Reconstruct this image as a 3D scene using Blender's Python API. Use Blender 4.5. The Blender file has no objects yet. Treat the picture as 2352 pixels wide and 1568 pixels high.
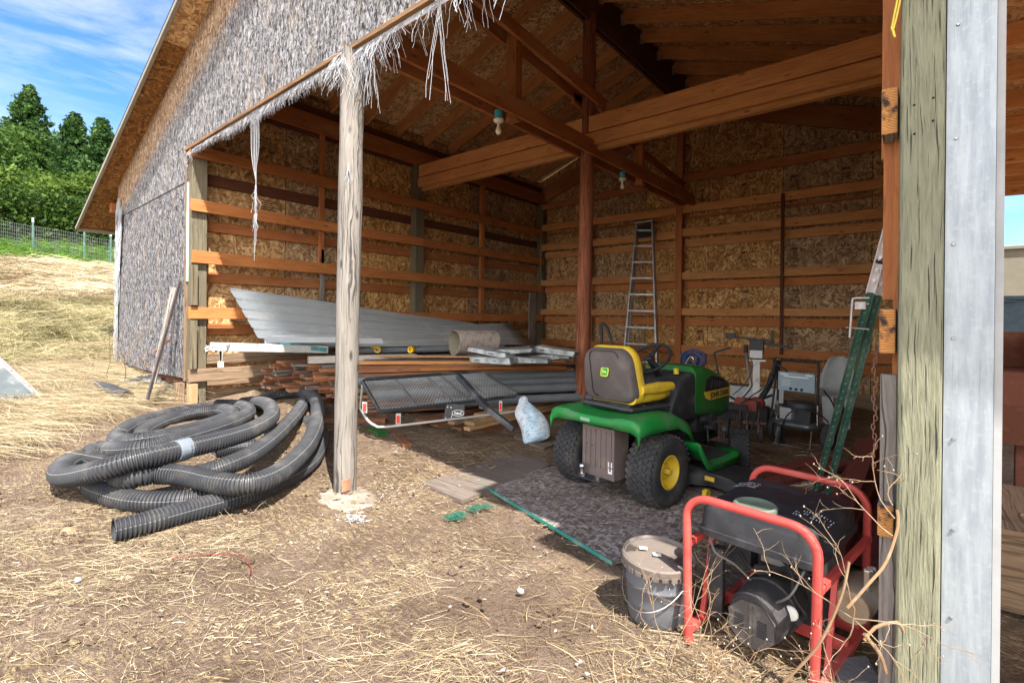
import bpy, math, random
import numpy as np
from mathutils import Vector, Matrix, noise
random.seed(7)
R_ = math.radians
S = bpy.context.scene

# ---------------------------------------------------------------- camera
CAMP = (6.747, -2.05, 1.324)          # metres; x runs along the barn front, y goes into the bay
FOC = 1134.0
cam = bpy.data.cameras.new("camera")
camo = bpy.data.objects.new("camera", cam)
S.collection.objects.link(camo)
cam.sensor_width = 36.0
cam.lens = FOC / 2352 * 36
cam.shift_y = -53.0 / 2352
cam.clip_start = 0.05
cam.clip_end = 3000
camo.matrix_world = (Matrix.Translation(CAMP) @ Matrix.Rotation(R_(40), 4, 'Z')
                     @ Matrix.Rotation(R_(90), 4, 'X') @ Matrix.Rotation(R_(0.6), 4, 'Z'))
S.camera = camo

# ---------------------------------------------------------------- light
SUND = Vector((0.60, -0.272, 1.0)).normalized()      # towards the sun
sun = bpy.data.lights.new("sun", 'SUN')
sun.energy = 3.5
sun.angle = R_(0.55)
sun.color = (1.0, 0.955, 0.88)
suno = bpy.data.objects.new("sun", sun)
suno.rotation_euler = SUND.to_track_quat('Z', 'Y').to_euler()
suno.location = (20, -10, 30)
S.collection.objects.link(suno)
S.view_settings.view_transform = 'Standard'
S.view_settings.look = 'None'
S.view_settings.exposure = 1.95
S.view_settings.gamma = 1
S.render.engine = 'CYCLES'
S.cycles.max_bounces = 9
S.cycles.diffuse_bounces = 7
S.cycles.transparent_max_bounces = 12

W = bpy.data.worlds.new("World")
S.world = W
W.use_nodes = True
nt = W.node_tree
for n in list(nt.nodes): nt.nodes.remove(n)
def wn(t, **k):
    n = nt.nodes.new(t)
    for a, b in k.items(): setattr(n, a, b)
    return n
wo = wn('ShaderNodeOutputWorld'); bg = wn('ShaderNodeBackground'); sky = wn('ShaderNodeTexSky')
sky.sky_type = 'NISHITA'; sky.sun_disc = False
sky.sun_elevation = math.asin(SUND.z)
sky.sun_rotation = math.atan2(SUND.x, SUND.y)
sky.altitude = 1200; sky.air_density = 0.65; sky.dust_density = 0.15; sky.ozone_density = 2.0
tc = wn('ShaderNodeTexCoord'); mp = wn('ShaderNodeMapping')
mp.inputs['Scale'].default_value = (2.2, 2.2, 7.5)
mp.inputs['Rotation'].default_value = (0.1, 0.25, 1.3)
n1 = wn('ShaderNodeTexNoise'); n1.inputs['Scale'].default_value = 1.6; n1.inputs['Detail'].default_value = 9
n1.inputs['Roughness'].default_value = 0.6; n1.inputs['Distortion'].default_value = 0.5
rp = wn('ShaderNodeValToRGB'); rp.color_ramp.elements[0].position = 0.45; rp.color_ramp.elements[1].position = 0.66
rp.color_ramp.elements[0].color = (0, 0, 0, 1); rp.color_ramp.elements[1].color = (0.5, 0.5, 0.5, 1)
mx = wn('ShaderNodeMix', data_type='RGBA'); mx.inputs[7].default_value = (2.2, 2.25, 2.3, 1)
bg.inputs['Strength'].default_value = 0.15
nt.links.new(tc.outputs['Generated'], mp.inputs['Vector']); nt.links.new(mp.outputs[0], n1.inputs['Vector'])
nt.links.new(n1.outputs['Fac'], rp.inputs[0]); nt.links.new(rp.outputs[0], mx.inputs[0])
hs_ = wn('ShaderNodeHueSaturation'); hs_.inputs['Saturation'].default_value = 1.2; hs_.inputs['Value'].default_value = .78
nt.links.new(sky.outputs[0], hs_.inputs['Color']); nt.links.new(hs_.outputs[0], mx.inputs[6])
# unseen white cloud bank, added behind the camera as fill light for the bay
dp_ = wn('ShaderNodeVectorMath', operation='DOT_PRODUCT'); dp_.inputs[1].default_value = (0.40, -0.86, -0.55)
ad_ = wn('ShaderNodeMath', operation='MULTIPLY_ADD'); ad_.inputs[1].default_value = 0.5
n2 = wn('ShaderNodeTexNoise'); n2.inputs['Scale'].default_value = 3.0; n2.inputs['Detail'].default_value = 8
rb = wn('ShaderNodeValToRGB'); rb.color_ramp.elements[0].position = 0.38; rb.color_ramp.elements[1].position = 0.62
m2 = wn('ShaderNodeMix', data_type='RGBA'); m2.inputs[7].default_value = (7.6, 7.45, 7.2, 1)
nt.links.new(tc.outputs['Generated'], dp_.inputs[0]); nt.links.new(tc.outputs['Generated'], n2.inputs['Vector'])
nt.links.new(n2.outputs['Fac'], ad_.inputs[0]); nt.links.new(dp_.outputs['Value'], ad_.inputs[2])
nt.links.new(ad_.outputs[0], rb.inputs[0]); nt.links.new(rb.outputs[0], m2.inputs[0])
nt.links.new(mx.outputs[2], m2.inputs[6]); nt.links.new(m2.outputs[2], bg.inputs[0]); nt.links.new(bg.outputs[0], wo.inputs[0])

# ---------------------------------------------------------------- helpers
_RX = (math.cos(R_(40)), math.sin(R_(40))); _FX = (-math.sin(R_(40)), math.cos(R_(40)))
def un(x, y, X=None, Y=None, Z=None):
    """survey helper: where the sight line through a photo point meets a wall or ground plane"""
    a = (x - 1176.) / FOC; b = -(y - 731.) / FOC
    c, s = math.cos(R_(.6)), math.sin(R_(.6))
    xr = a * c - b * s; up = a * s + b * c
    d = (_RX[0] * xr + _FX[0], _RX[1] * xr + _FX[1], up)
    if X is not None: t = (X - CAMP[0]) / d[0]
    elif Y is not None: t = (Y - CAMP[1]) / d[1]
    else: t = (Z - CAMP[2]) / d[2]
    return Vector([CAMP[i] + t * d[i] for i in range(3)])

_gx = [-300, -90, -40, -32, -26, -20, -13, -8.3, -5.5, -3.6, -1, 0, 1.7, 3.4, 5.4, 6.7, 12, 300]
_gz = [13, 11, 6.4, 5.6, 4.6, 3.3, 2.25, 1.55, .78, .46, .33, .25, .13, 0, 0, -.01, -.03, -.05]
def ground(x, y):
    z = 0.0
    for k in (-.5, 0, .5):
        z += float(np.interp(x + k, _gx, _gz)) / 3
    if x < -3:
        z += 0.22 * noise.noise(Vector((x * .35, y * .35, 3.))) * min(1, (-3 - x) / 3)
    if -1 < x < 4.2: z += .08 * max(0, min(1, (y - .15) / .7, (2.2 - y))) * min(1, 4.2 - x) * min(1, x + 1)
    return z

class MB:
    def __init__(s): s.v = []; s.f = []; s.uv = []; s.m = []; s.s = []
    def face(s, idx, uvs, m=0, sm=False):
        s.f.append(idx); s.uv.append(uvs); s.m.append(m); s.s.append(sm)
    def poly(s, pts, m=0, uvs=None, sm=False):
        b = len(s.v); s.v += [tuple(p) for p in pts]
        if uvs is None:
            p0 = Vector(pts[0]); n = (Vector(pts[1]) - p0).cross(Vector(pts[-1]) - p0)
            ax = max(range(3), key=lambda i: abs(n[i]))
            uvs = [((p[1], p[2]) if ax == 0 else (p[0], p[2]) if ax == 1 else (p[0], p[1])) for p in pts]
        s.face(list(range(b, b + len(pts))), uvs, m, sm)
    def beam(s, a, b, w, h, up=(0, 0, 1), m=0, em=None, w2=None, h2=None):
        a = Vector(a); b = Vector(b); d = (b - a); L = d.length; d.normalize()
        up = Vector(up)
        if abs(d.dot(up)) > .99: up = Vector((0, 1, 0))
        sd = d.cross(up).normalized(); u2 = sd.cross(d)
        w2 = w if w2 is None else w2; h2 = h if h2 is None else h2
        em = m if em is None else em
        k = len(s.v)
        for p, ww, hh in ((a, w, h), (b, w2, h2)):
            for i, j in ((-1, -1), (1, -1), (1, 1), (-1, 1)):
                s.v.append(tuple(p + sd * (i * ww / 2) + u2 * (j * hh / 2)))
        dims = [w, h, w, h]; off = 0.0
        for q in range(4):
            q2 = (q + 1) % 4
            s.face([k + q, k + 4 + q, k + 4 + q2, k + q2], [(0, off), (L, off), (L, off + dims[q]), (0, off + dims[q])], m)
            off += dims[q] + .013
        s.face([k, k + 1, k + 2, k + 3], [(0, 0), (w, 0), (w, h), (0, h)], em)
        s.face([k + 7, k + 6, k + 5, k + 4], [(0, h), (w, h), (w, 0), (0, 0)], em)
    def box(s, c, size, m=0, rz=0.0, rot=None):
        M = rot if rot is not None else Matrix.Rotation(rz, 3, 'Z')
        c = Vector(c); sx, sy, sz = [q / 2 for q in size]
        k = len(s.v)
        P = [(-1, -1, -1), (1, -1, -1), (1, 1, -1), (-1, 1, -1), (-1, -1, 1), (1, -1, 1), (1, 1, 1), (-1, 1, 1)]
        for p in P: s.v.append(tuple(c + M @ Vector((p[0] * sx, p[1] * sy, p[2] * sz))))
        F = [((0, 3, 2, 1), 0, 1), ((4, 5, 6, 7), 0, 1), ((0, 1, 5, 4), 0, 2), ((2, 3, 7, 6), 0, 2), ((1, 2, 6, 5), 1, 2), ((3, 0, 4, 7), 1, 2)]
        lp = [(p[0] * sx, p[1] * sy, p[2] * sz) for p in P]
        for f, a, b in F:
            if size[b] > size[a]: a, b = b, a
            s.face([k + i for i in f], [(lp[i][a], lp[i][b]) for i in f], m)
    def tube(s, pts, r, n=8, m=0, caps=True, sm=True, closed=False):
        pts = [Vector(p) for p in pts]; N = len(pts)
        rr = r if isinstance(r, (list, tuple)) else [r] * N
        k = len(s.v); L = 0; Ls = []
        t0 = (pts[1] - pts[0]).normalized()
        nrm = t0.orthogonal().normalized()
        if abs(t0.z) < .9:
            nrm = (Vector((0, 0, 1)) - t0 * t0.z).normalized()
        for i, p in enumerate(pts):
            if closed: t = (pts[(i + 1) % N] - pts[i - 1]).normalized()
            else: t = (pts[min(i + 1, N - 1)] - pts[max(i - 1, 0)]).normalized()
            nrm = (nrm - t * nrm.dot(t))
            nrm = nrm.normalized() if nrm.length > 1e-6 else t.orthogonal().normalized()
            bn = t.cross(nrm)
            if i: L += (p - pts[i - 1]).length
            Ls.append(L)
            for j in range(n):
                a = 2 * math.pi * j / n
                s.v.append(tuple(p + (nrm * math.cos(a) + bn * math.sin(a)) * rr[i]))
        for i in range(N if closed else N - 1):
            i2 = (i + 1) % N
            l2 = Ls[i2] if i2 else L
            for j in range(n):
                j2 = (j + 1) % n
                s.face([k + i * n + j, k + i2 * n + j, k + i2 * n + j2, k + i * n + j2],
                       [(Ls[i], j / n), (l2, j / n), (l2, (j + 1) / n), (Ls[i], (j + 1) / n)], m, sm)
        if caps and not closed:
            s.face([k + j for j in range(n)][::-1], [(.1 * math.cos(6.283 * j / n), .1 * math.sin(6.283 * j / n)) for j in range(n)][::-1], m)
            s.face([k + (N - 1) * n + j for j in range(n)], [(.1 * math.cos(6.283 * j / n), .1 * math.sin(6.283 * j / n)) for j in range(n)], m)
    def cyl(s, a, b, r, r2=None, n=16, m=0, caps=True):
        s.tube([a, b], [r, r if r2 is None else r2], n, m, caps)
    def lathe(s, c, prof, n=24, m=0, axis=(0, 0, 1), arc=None):
        ax = Vector(axis).normalized(); e1 = ax.orthogonal().normalized(); e2 = ax.cross(e1)
        c = Vector(c); k = len(s.v)
        for r, z in prof:
            for j in range(n):
                a = 2 * math.pi * j / n
                s.v.append(tuple(c + ax * z + (e1 * math.cos(a) + e2 * math.sin(a)) * max(r, 1e-4)))
        l = 0
        for i in range(len(prof) - 1):
            dl = math.hypot(prof[i + 1][0] - prof[i][0], prof[i + 1][1] - prof[i][1])
            mm = m[i] if isinstance(m, (list, tuple)) else m
            for j in range(n):
                j2 = (j + 1) % n
                s.face([k + i * n + j, k + i * n + j2, k + (i + 1) * n + j2, k + (i + 1) * n + j],
                       [(j / n, l), ((j + 1) / n, l), ((j + 1) / n, l + dl), (j / n, l + dl)], mm, True)
            l += dl
    def prism(s, pts, vec, m=0, sm=False):
        vec = Vector(vec); A = [Vector(p) for p in pts]; B = [p + vec for p in A]
        n = len(A)
        s.poly(A[::-1], m); s.poly(B, m)
        k = len(s.v); s.v += [tuple(p) for p in A + B]; l = 0
        for i in range(n):
            j = (i + 1) % n; dl = (A[j] - A[i]).length
            s.face([k + i, k + j, k + n + j, k + n + i], [(l, 0), (l + dl, 0), (l + dl, vec.length), (l, vec.length)], m, sm)
            l += dl
    def ball(s, c, r, sc=(1, 1, 1), n=10, m=0):
        prof = []
        for i in range(n + 1):
            a = -math.pi / 2 + math.pi * i / n
            prof.append((r * math.cos(a), r * math.sin(a)))
        k = len(s.v); s.lathe((0, 0, 0), prof, n * 2, m)
        c = Vector(c)
        for i in range(k, len(s.v)):
            v = s.v[i]; s.v[i] = (c.x + v[0] * sc[0], c.y + v[1] * sc[1], c.z + v[2] * sc[2])
    def loft(s, rings, m=0, sm=True, caps=True, closed=True):
        k = len(s.v); n = len(rings[0])
        for r in rings: s.v += [tuple(p) for p in r]
        for i in range(len(rings) - 1):
            for j in range(n if closed else n - 1):
                j2 = (j + 1) % n
                s.face([k + i * n + j, k + i * n + j2, k + (i + 1) * n + j2, k + (i + 1) * n + j],
                       [(i * .1, j * .1), (i * .1, j * .1 + .1), (i * .1 + .1, j * .1 + .1), (i * .1 + .1, j * .1)], m, sm)
        if caps:
            s.face([k + j for j in range(n)][::-1], [(rings[0][j][0], rings[0][j][2]) for j in range(n)][::-1], m, False)
            q = k + (len(rings) - 1) * n
            s.face([q + j for j in range(n)], [(rings[-1][j][0], rings[-1][j][2]) for j in range(n)], m, False)

def rot_verts(mb, k, M):
    for i in range(k, len(mb.v)): mb.v[i] = tuple(M @ Vector(mb.v[i]))

def _mesh(name, mb, off):
    me = bpy.data.meshes.new(name)
    ox, oy, oz = off
    me.from_pydata([(x - ox, y - oy, z - oz) for x, y, z in mb.v], [], mb.f)
    uvl = me.uv_layers.new(name="UVMap")
    flat = [c for f in mb.uv for p in f for c in p]
    uvl.data.foreach_set("uv", flat)
    me.polygons.foreach_set("material_index", mb.m)
    me.polygons.foreach_set("use_smooth", mb.s)
    if any(mb.s): me.set_sharp_from_angle(angle=R_(50))
    return me
LOC = {}
def link(o): S.collection.objects.link(o); return o
def setp(o, label=None, cat=None, group=None, kind=None):
    if label: o['label'] = label
    if cat: o['category'] = cat
    if group: o['group'] = group
    if kind: o['kind'] = kind
def thing(name, label, cat, loc, rz=0.0, group=None, local=False):
    o = bpy.data.objects.new(name, None); o.empty_display_size = .2
    o.location = loc; o.rotation_euler = (0, 0, rz); link(o)
    setp(o, label, cat, group)
    LOC[o.name] = (0, 0, 0) if local else tuple(loc)
    return o
def part(name, mb, mats, par, bev=0, label=None, kind=None):
    off = LOC[par.name]
    me = _mesh(name, mb, off)
    o = bpy.data.objects.new(name, me); link(o)
    for m in (mats if isinstance(mats, (list, tuple)) else [mats]): me.materials.append(m)
    o.parent = par; LOC[o.name] = off
    if bev:
        b = o.modifiers.new("b", 'BEVEL'); b.width = bev; b.segments = 2; b.limit_method = 'ANGLE'; b.angle_limit = R_(40)
        b.harden_normals = False
    setp(o, label, kind=kind)
    return o
def solo(name, mb, mats, label, cat, group=None, kind=None, bev=0):
    xs = np.array(mb.v); c = xs.mean(0); off = (float(c[0]), float(c[1]), float(xs[:, 2].min()))
    me = _mesh(name, mb, off)
    o = bpy.data.objects.new(name, me); link(o); o.location = off
    for m in (mats if isinstance(mats, (list, tuple)) else [mats]): me.materials.append(m)
    if bev:
        b = o.modifiers.new("b", 'BEVEL'); b.width = bev; b.segments = 2; b.limit_method = 'ANGLE'; b.angle_limit = R_(40)
    setp(o, label, cat, group, kind)
    LOC[o.name] = off
    return o
def text_mesh(body, size, M, mat, par, name, bold=0.0, align='CENTER', sx=1.0):
    cu = bpy.data.curves.new(name, 'FONT'); cu.body = body; cu.size = size; cu.extrude = .0008
    cu.align_x = align; cu.align_y = 'CENTER'; cu.offset = bold; cu.resolution_u = 2
    to = bpy.data.objects.new("t", cu)
    me = bpy.data.meshes.new_from_object(to)
    me.transform(M @ Matrix.Diagonal((sx, 1, 1, 1)))
    me.transform(Matrix.Translation([-c for c in LOC[par.name]]))
    me.materials.clear(); me.materials.append(mat)
    bpy.data.objects.remove(to)
    o = bpy.data.objects.new(name, me); link(o); o.parent = par
    return o
def cat_rom(P, step=.05):
    P = [Vector(p) for p in P]; out = []
    Q = [P[0] * 2 - P[1]] + P + [P[-1] * 2 - P[-2]]
    for i in range(1, len(Q) - 2):
        a, b, c, d = Q[i - 1:i + 3]
        n = max(2, int((c - b).length / step))
        for j in range(n):
            t = j / n
            out.append(.5 * ((2 * b) + (c - a) * t + (2 * a - 5 * b + 4 * c - d) * t * t + (3 * b - a - 3 * c + d) * t ** 3))
    out.append(P[-1]); return out

# ---------------------------------------------------------------- materials
class NT:
    def __init__(s, name, rough=.7, metal=0., spec=.5):
        s.mat = bpy.data.materials.new(name); s.mat.use_nodes = True
        s.t = s.mat.node_tree; s.b = s.t.nodes['Principled BSDF']
        s.b.inputs['Roughness'].default_value = rough; s.b.inputs['Metallic'].default_value = metal
        s.b.inputs['Specular IOR Level'].default_value = spec
    def n(s, t, **k):
        n = s.t.nodes.new('ShaderNode' + t)
        for a, b in k.items():
            if a.startswith('i_'):
                key = a[2:]; n.inputs[int(key) if key.isdigit() else key].default_value = b
            else: setattr(n, a, b)
        return n
    def l(s, a, b): s.t.links.new(a, b)
    def uv(s): return s.n('UVMap').outputs[0]
    def obj(s): return s.n('TexCoord').outputs['Object']
    def pos(s): return s.n('NewGeometry').outputs['Position']
    def rnd(s): return s.n('ObjectInfo').outputs['Random']
    def math(s, op, a, b=None, c=None):
        n = s.n('Math', operation=op)
        for i, q in enumerate((a, b, c)):
            if q is None: continue
            if hasattr(q, 'links'): s.l(q, n.inputs[i])
            else: n.inputs[i].default_value = q
        return n.outputs[0]
    def mapv(s, vec, scale=(1, 1, 1), rot=(0, 0, 0), loc=(0, 0, 0)):
        n = s.n('Mapping'); n.inputs['Scale'].default_value = scale; n.inputs['Rotation'].default_value = rot
        n.inputs['Location'].default_value = loc; s.l(vec, n.inputs[0]); return n.outputs[0]
    def noise(s, vec, scale=5, detail=4, rough=.55, dist=0., w=None):
        n = s.n('TexNoise'); n.inputs['Scale'].default_value = scale; n.inputs['Detail'].default_value = detail
        n.inputs['Roughness'].default_value = rough; n.inputs['Distortion'].default_value = dist
        if w is not None: n.noise_dimensions = '4D'; s.l(w, n.inputs['W'])
        s.l(vec, n.inputs['Vector']); return n.outputs['Fac']
    def vor(s, vec, scale=5, feat='F1', out='Distance', rnd=1.0):
        n = s.n('TexVoronoi'); n.feature = feat; n.inputs['Scale'].default_value = scale
        n.inputs['Randomness'].default_value = rnd
        s.l(vec, n.inputs['Vector']); return n.outputs[out]
    def ramp(s, f, stops):
        n = s.n('ValToRGB'); cr = n.color_ramp
        while len(cr.elements) < len(stops): cr.elements.new(.5)
        for e, (p, c) in zip(cr.elements, stops):
            e.position = p; e.color = (c if hasattr(c, '__len__') else (c, c, c)) + ((1,) if not hasattr(c, '__len__') or len(c) == 3 else ())
        s.l(f, n.inputs[0]); return n.outputs[0]
    def mix(s, f, a, b, mode='MIX'):
        n = s.n('Mix', data_type='RGBA', blend_type=mode)
        for i, q in ((0, f), (6, a), (7, b)):
            if hasattr(q, 'links'): s.l(q, n.inputs[i])
            elif hasattr(q, '__len__'): n.inputs[i].default_value = tuple(q) + ((1,) if len(q) == 3 else ())
            else: n.inputs[i].default_value = q
        return n.outputs[2]
    def hsv(s, c, h=.5, sa=1., v=1.):
        n = s.n('HueSaturation')
        for nm, q in (('Hue', h), ('Saturation', sa), ('Value', v)):
            if hasattr(q, 'links'): s.l(q, n.inputs[nm])
            else: n.inputs[nm].default_value = q
        s.l(c, n.inputs['Color']); return n.outputs[0]
    def col(s, c): s.l(c, s.b.inputs['Base Color'])
    def rough(s, c): s.l(c, s.b.inputs['Roughness'])
    def bump(s, h, dist=.01, st=1.):
        n = s.n('Bump'); n.inputs['Distance'].default_value = dist; n.inputs['Strength'].default_value = st
        s.l(h, n.inputs['Height']); s.l(n.outputs[0], s.b.inputs['Normal'])
def lrp(a, b, t): return tuple(a[i] + (b[i] - a[i]) * t for i in range(3))

def wood(name, lo, hi, knots=.55, var=.3, cracks=0., bump=.004, rough=.75, fine=1., blotch=None, warp_amt=.10, cf=75, al=1.):
    t = NT(name, rough, spec=.3); uv = t.uv(); r = t.rnd()
    off = t.n('CombineXYZ'); t.l(t.math('MULTIPLY', r, 37.), off.inputs[0]); t.l(t.math('MULTIPLY', r, 91.), off.inputs[1])
    va = t.n('VectorMath', operation='ADD'); t.l(uv, va.inputs[0]); t.l(off.outputs[0], va.inputs[1]); p = va.outputs[0]
    warp = t.noise(t.mapv(p, (2.2, 9, 1)), 1, 3)
    w2 = t.n('CombineXYZ'); t.l(t.math('MULTIPLY', warp, warp_amt), w2.inputs[1])
    vb = t.n('VectorMath', operation='ADD'); t.l(p, vb.inputs[0]); t.l(w2.outputs[0], vb.inputs[1]); pw = vb.outputs[0]
    g = t.noise(t.mapv(pw, (3. * fine * al, 70 * fine, 1)), 1, 5, .65)
    big = t.noise(t.mapv(p, (1.6, 5, 1)), 1, 3)
    c = t.ramp(g, [(.25, lo), (.5, lrp(lo, hi, .6)), (.75, hi)])
    c = t.mix(t.ramp(big, [(.35, 0), (.7, .55)]), c, lrp(lo, hi, .15))
    if blotch: c = t.mix(t.ramp(t.noise(t.mapv(p, (.9, 2.5, 1)), 1, 4), [(.48, 0), (.62, .85)]), c, blotch)
    if knots:
        kd = t.vor(t.mapv(p, (3.2, 9, 1)), 1)
        km = t.ramp(kd, [(.07, knots), (.16, 0)])
        c = t.mix(km, c, tuple(q * .22 for q in lo))
    if cracks:
        cr = t.noise(t.mapv(pw, (1.1 * cf / 75 * al, cf, 1)), 1, 3, .5)
        cm = t.ramp(cr, [(.56 if al == 1. else .60, 0), (.62 if al == 1. else .65, cracks)])
        c = t.mix(cm, c, tuple(q * .12 for q in lo))
    c = t.hsv(c, .5, 1, t.math('ADD', t.math('MULTIPLY', r, var), 1 - var / 2))
    t.col(c)
    h = g
    if cracks: h = t.math('SUBTRACT', g, t.math('MULTIPLY', t.math('GREATER_THAN', cr, .585 if al == 1. else .62), 1.6))
    t.bump(h, bump, 1.)
    return t.mat

def osb(name, cols, scale=1., worn=0., bump=.003, dark=0.45, joints=True):
    """strand board: three layers of turned flakes"""
    t = NT(name, .8, spec=.25); p = t.uv()
    pw = t.n('VectorMath', operation='ADD'); t.l(p, pw.inputs[0])
    nn = t.n('TexNoise'); nn.inputs['Scale'].default_value = 3.0; t.l(p, nn.inputs['Vector'])
    sc = t.n('VectorMath', operation='SCALE'); sc.inputs['Scale'].default_value = .06
    t.l(nn.outputs['Color'], sc.inputs[0]); t.l(sc.outputs[0], pw.inputs[1]); pw = pw.outputs[0]
    lay = []
    for a, s1 in ((.35, 1.), (1.45, 1.15), (2.5, .9)):
        v = t.vor(t.mapv(t.mapv(pw, (1, 1, 1), (0, 0, a)), (9 * scale * s1, 36 * scale * s1, 1)), 1, 'F1', 'Color', 1.)
        se = t.n('SeparateColor'); t.l(v, se.inputs[0]); lay.append(se.outputs)
    pick = t.vor(t.mapv(pw, (20 * scale, 20 * scale, 1)), 1, 'F1', 'Color')
    ps = t.n('SeparateColor'); t.l(pick, ps.inputs[0])
    v = t.mix(t.math('GREATER_THAN', ps.outputs[0], .36), lay[0][0], lay[1][1])
    v = t.mix(t.math('GREATER_THAN', ps.outputs[1], .68), v, lay[2][2])
    fine = t.noise(t.mapv(p, (60, 60, 1)), 1, 3)
    c = t.ramp(v, [(0., cols[0]), (.35, cols[1]), (.7, cols[2]), (1., cols[3])])
    c = t.mix(t.ramp(t.noise(p, 4, 5), [(.42, 0), (.7, dark)]), c, cols[0])
    c = t.mix(t.math('MULTIPLY', fine, .35), c, cols[1])
    if joints:
        se = t.n('SeparateXYZ'); t.l(p, se.inputs[0])
        jx = t.math('LESS_THAN', t.math('FRACT', t.math('DIVIDE', se.outputs[0], 1.22)), .008)
        c = t.mix(t.math('MULTIPLY', jx, .9), c, (.02, .012, .006))
        wn_ = t.n('TexWhiteNoise', noise_dimensions='1D'); t.l(t.math('FLOOR', t.math('DIVIDE', se.outputs[0], 1.22)), wn_.inputs['W'])
        c = t.hsv(c, .5, t.math('ADD', t.math('MULTIPLY', wn_.outputs[0], .25), .85), t.math('ADD', t.math('MULTIPLY', wn_.outputs[0], .32), .80))
    t.col(c); t.bump(v, bump, .6)
    return t.mat

def plain(name, c, rough=.5, metal=0., var=.15, dirt=None, dscale=6., spec=.5, bump=0., coat=0., dlo=.5, dhi=.75):
    t = NT(name, rough, metal, spec); p = t.obj()
    cc = t.mix(t.noise(p, 9, 4), tuple(q * (1 - var) for q in c), tuple(min(1, q * (1 + var)) for q in c))
    if dirt:
        cc = t.mix(t.ramp(t.noise(p, dscale, 6, .65), [(dlo, 0), (dhi, .85)]), cc, dirt)
        t.rough(t.ramp(t.noise(p, dscale, 6, .65), [(.4, rough), (.75, min(1, rough + .3))]))
    t.col(cc)
    if bump: t.bump(t.noise(p, 60, 3), bump, .6)
    if coat: t.b.inputs['Coat Weight'].default_value = coat
    return t.mat

W_girt = wood('girt_wood', (.34, .125, .04), (.76, .40, .155), .6, .25)
W_bright = wood('bright_beam_wood', (.36, .13, .04), (.80, .40, .15), .6, .1)
W_red = wood('rafter_wood', (.27, .078, .022), (.58, .24, .075), .6, .35)
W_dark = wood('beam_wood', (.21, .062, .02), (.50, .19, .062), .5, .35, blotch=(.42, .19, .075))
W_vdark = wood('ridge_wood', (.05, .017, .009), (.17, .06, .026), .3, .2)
W_grey = wood('weathered_wood', (.11, .095, .082), (.37, .335, .30), .8, .2, .75)
W_treat = wood('treated_wood', (.10, .08, .05), (.23, .19, .12), .3, .1, .85, bump=.010, fine=.8, warp_amt=.04)
W_post = wood('lichened_post', (.13, .13, .085), (.34, .335, .225), .25, .1, .9, bump=.010, fine=1.7, warp_amt=.03, cf=170, al=1.7)
W_treat2 = wood('green_post_wood', (.10, .08, .052), (.22, .19, .125), .4, .1, .3)
W_pile = wood('stacked_lumber', (.16, .05, .022), (.42, .19, .09), .4, .7, blotch=(.22, .15, .11))
W_pale = wood('pale_lumber', (.30, .17, .08), (.58, .38, .21), .5, .3)
W_pole = wood('red_pole_wood', (.14, .042, .02), (.40, .145, .07), .4, .1, .8, bump=.008)
W_plank = wood('skirt_plank', (.14, .09, .055), (.36, .25, .16), .4, .3, .5)
W_redpaint = wood('oxblood_boards', (.12, .028, .022), (.26, .07, .055), .1, .3)
E_char = plain('charred_wood_end', (.035, .033, .04), .9, var=.5)
def endgrain(name, lo, hi, c=(0, 0)):
    t = NT(name, .85, spec=.2); uv = t.uv()
    w = t.n('TexWave', wave_type='RINGS', rings_direction='SPHERICAL'); w.inputs['Scale'].default_value = 60; w.inputs['Distortion'].default_value = 3
    w.inputs['Detail'].default_value = 2
    t.l(t.mapv(uv, loc=(-c[0], -c[1], 0)), w.inputs['Vector'])
    cc = t.mix(w.outputs['Fac'], lo, hi)
    m = t.ramp(t.noise(uv, 14, 4), [(.5, 0), (.58, .95)])
    cc = t.mix(m, cc, (.03, .028, .033))
    t.col(cc); t.bump(w.outputs['Fac'], .002); return t.mat
E_orange = endgrain('sawn_end_grain', (.35, .12, .03), (.75, .38, .13), (.02, -.1))
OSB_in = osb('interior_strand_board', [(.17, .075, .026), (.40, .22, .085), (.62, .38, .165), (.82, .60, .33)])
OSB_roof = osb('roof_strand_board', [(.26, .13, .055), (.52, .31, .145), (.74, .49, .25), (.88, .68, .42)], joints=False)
OSB_sof = osb('soffit_strand_board', [(.09, .034, .010), (.22, .095, .028), (.32, .15, .045), (.45, .25, .09)], joints=False)
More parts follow.
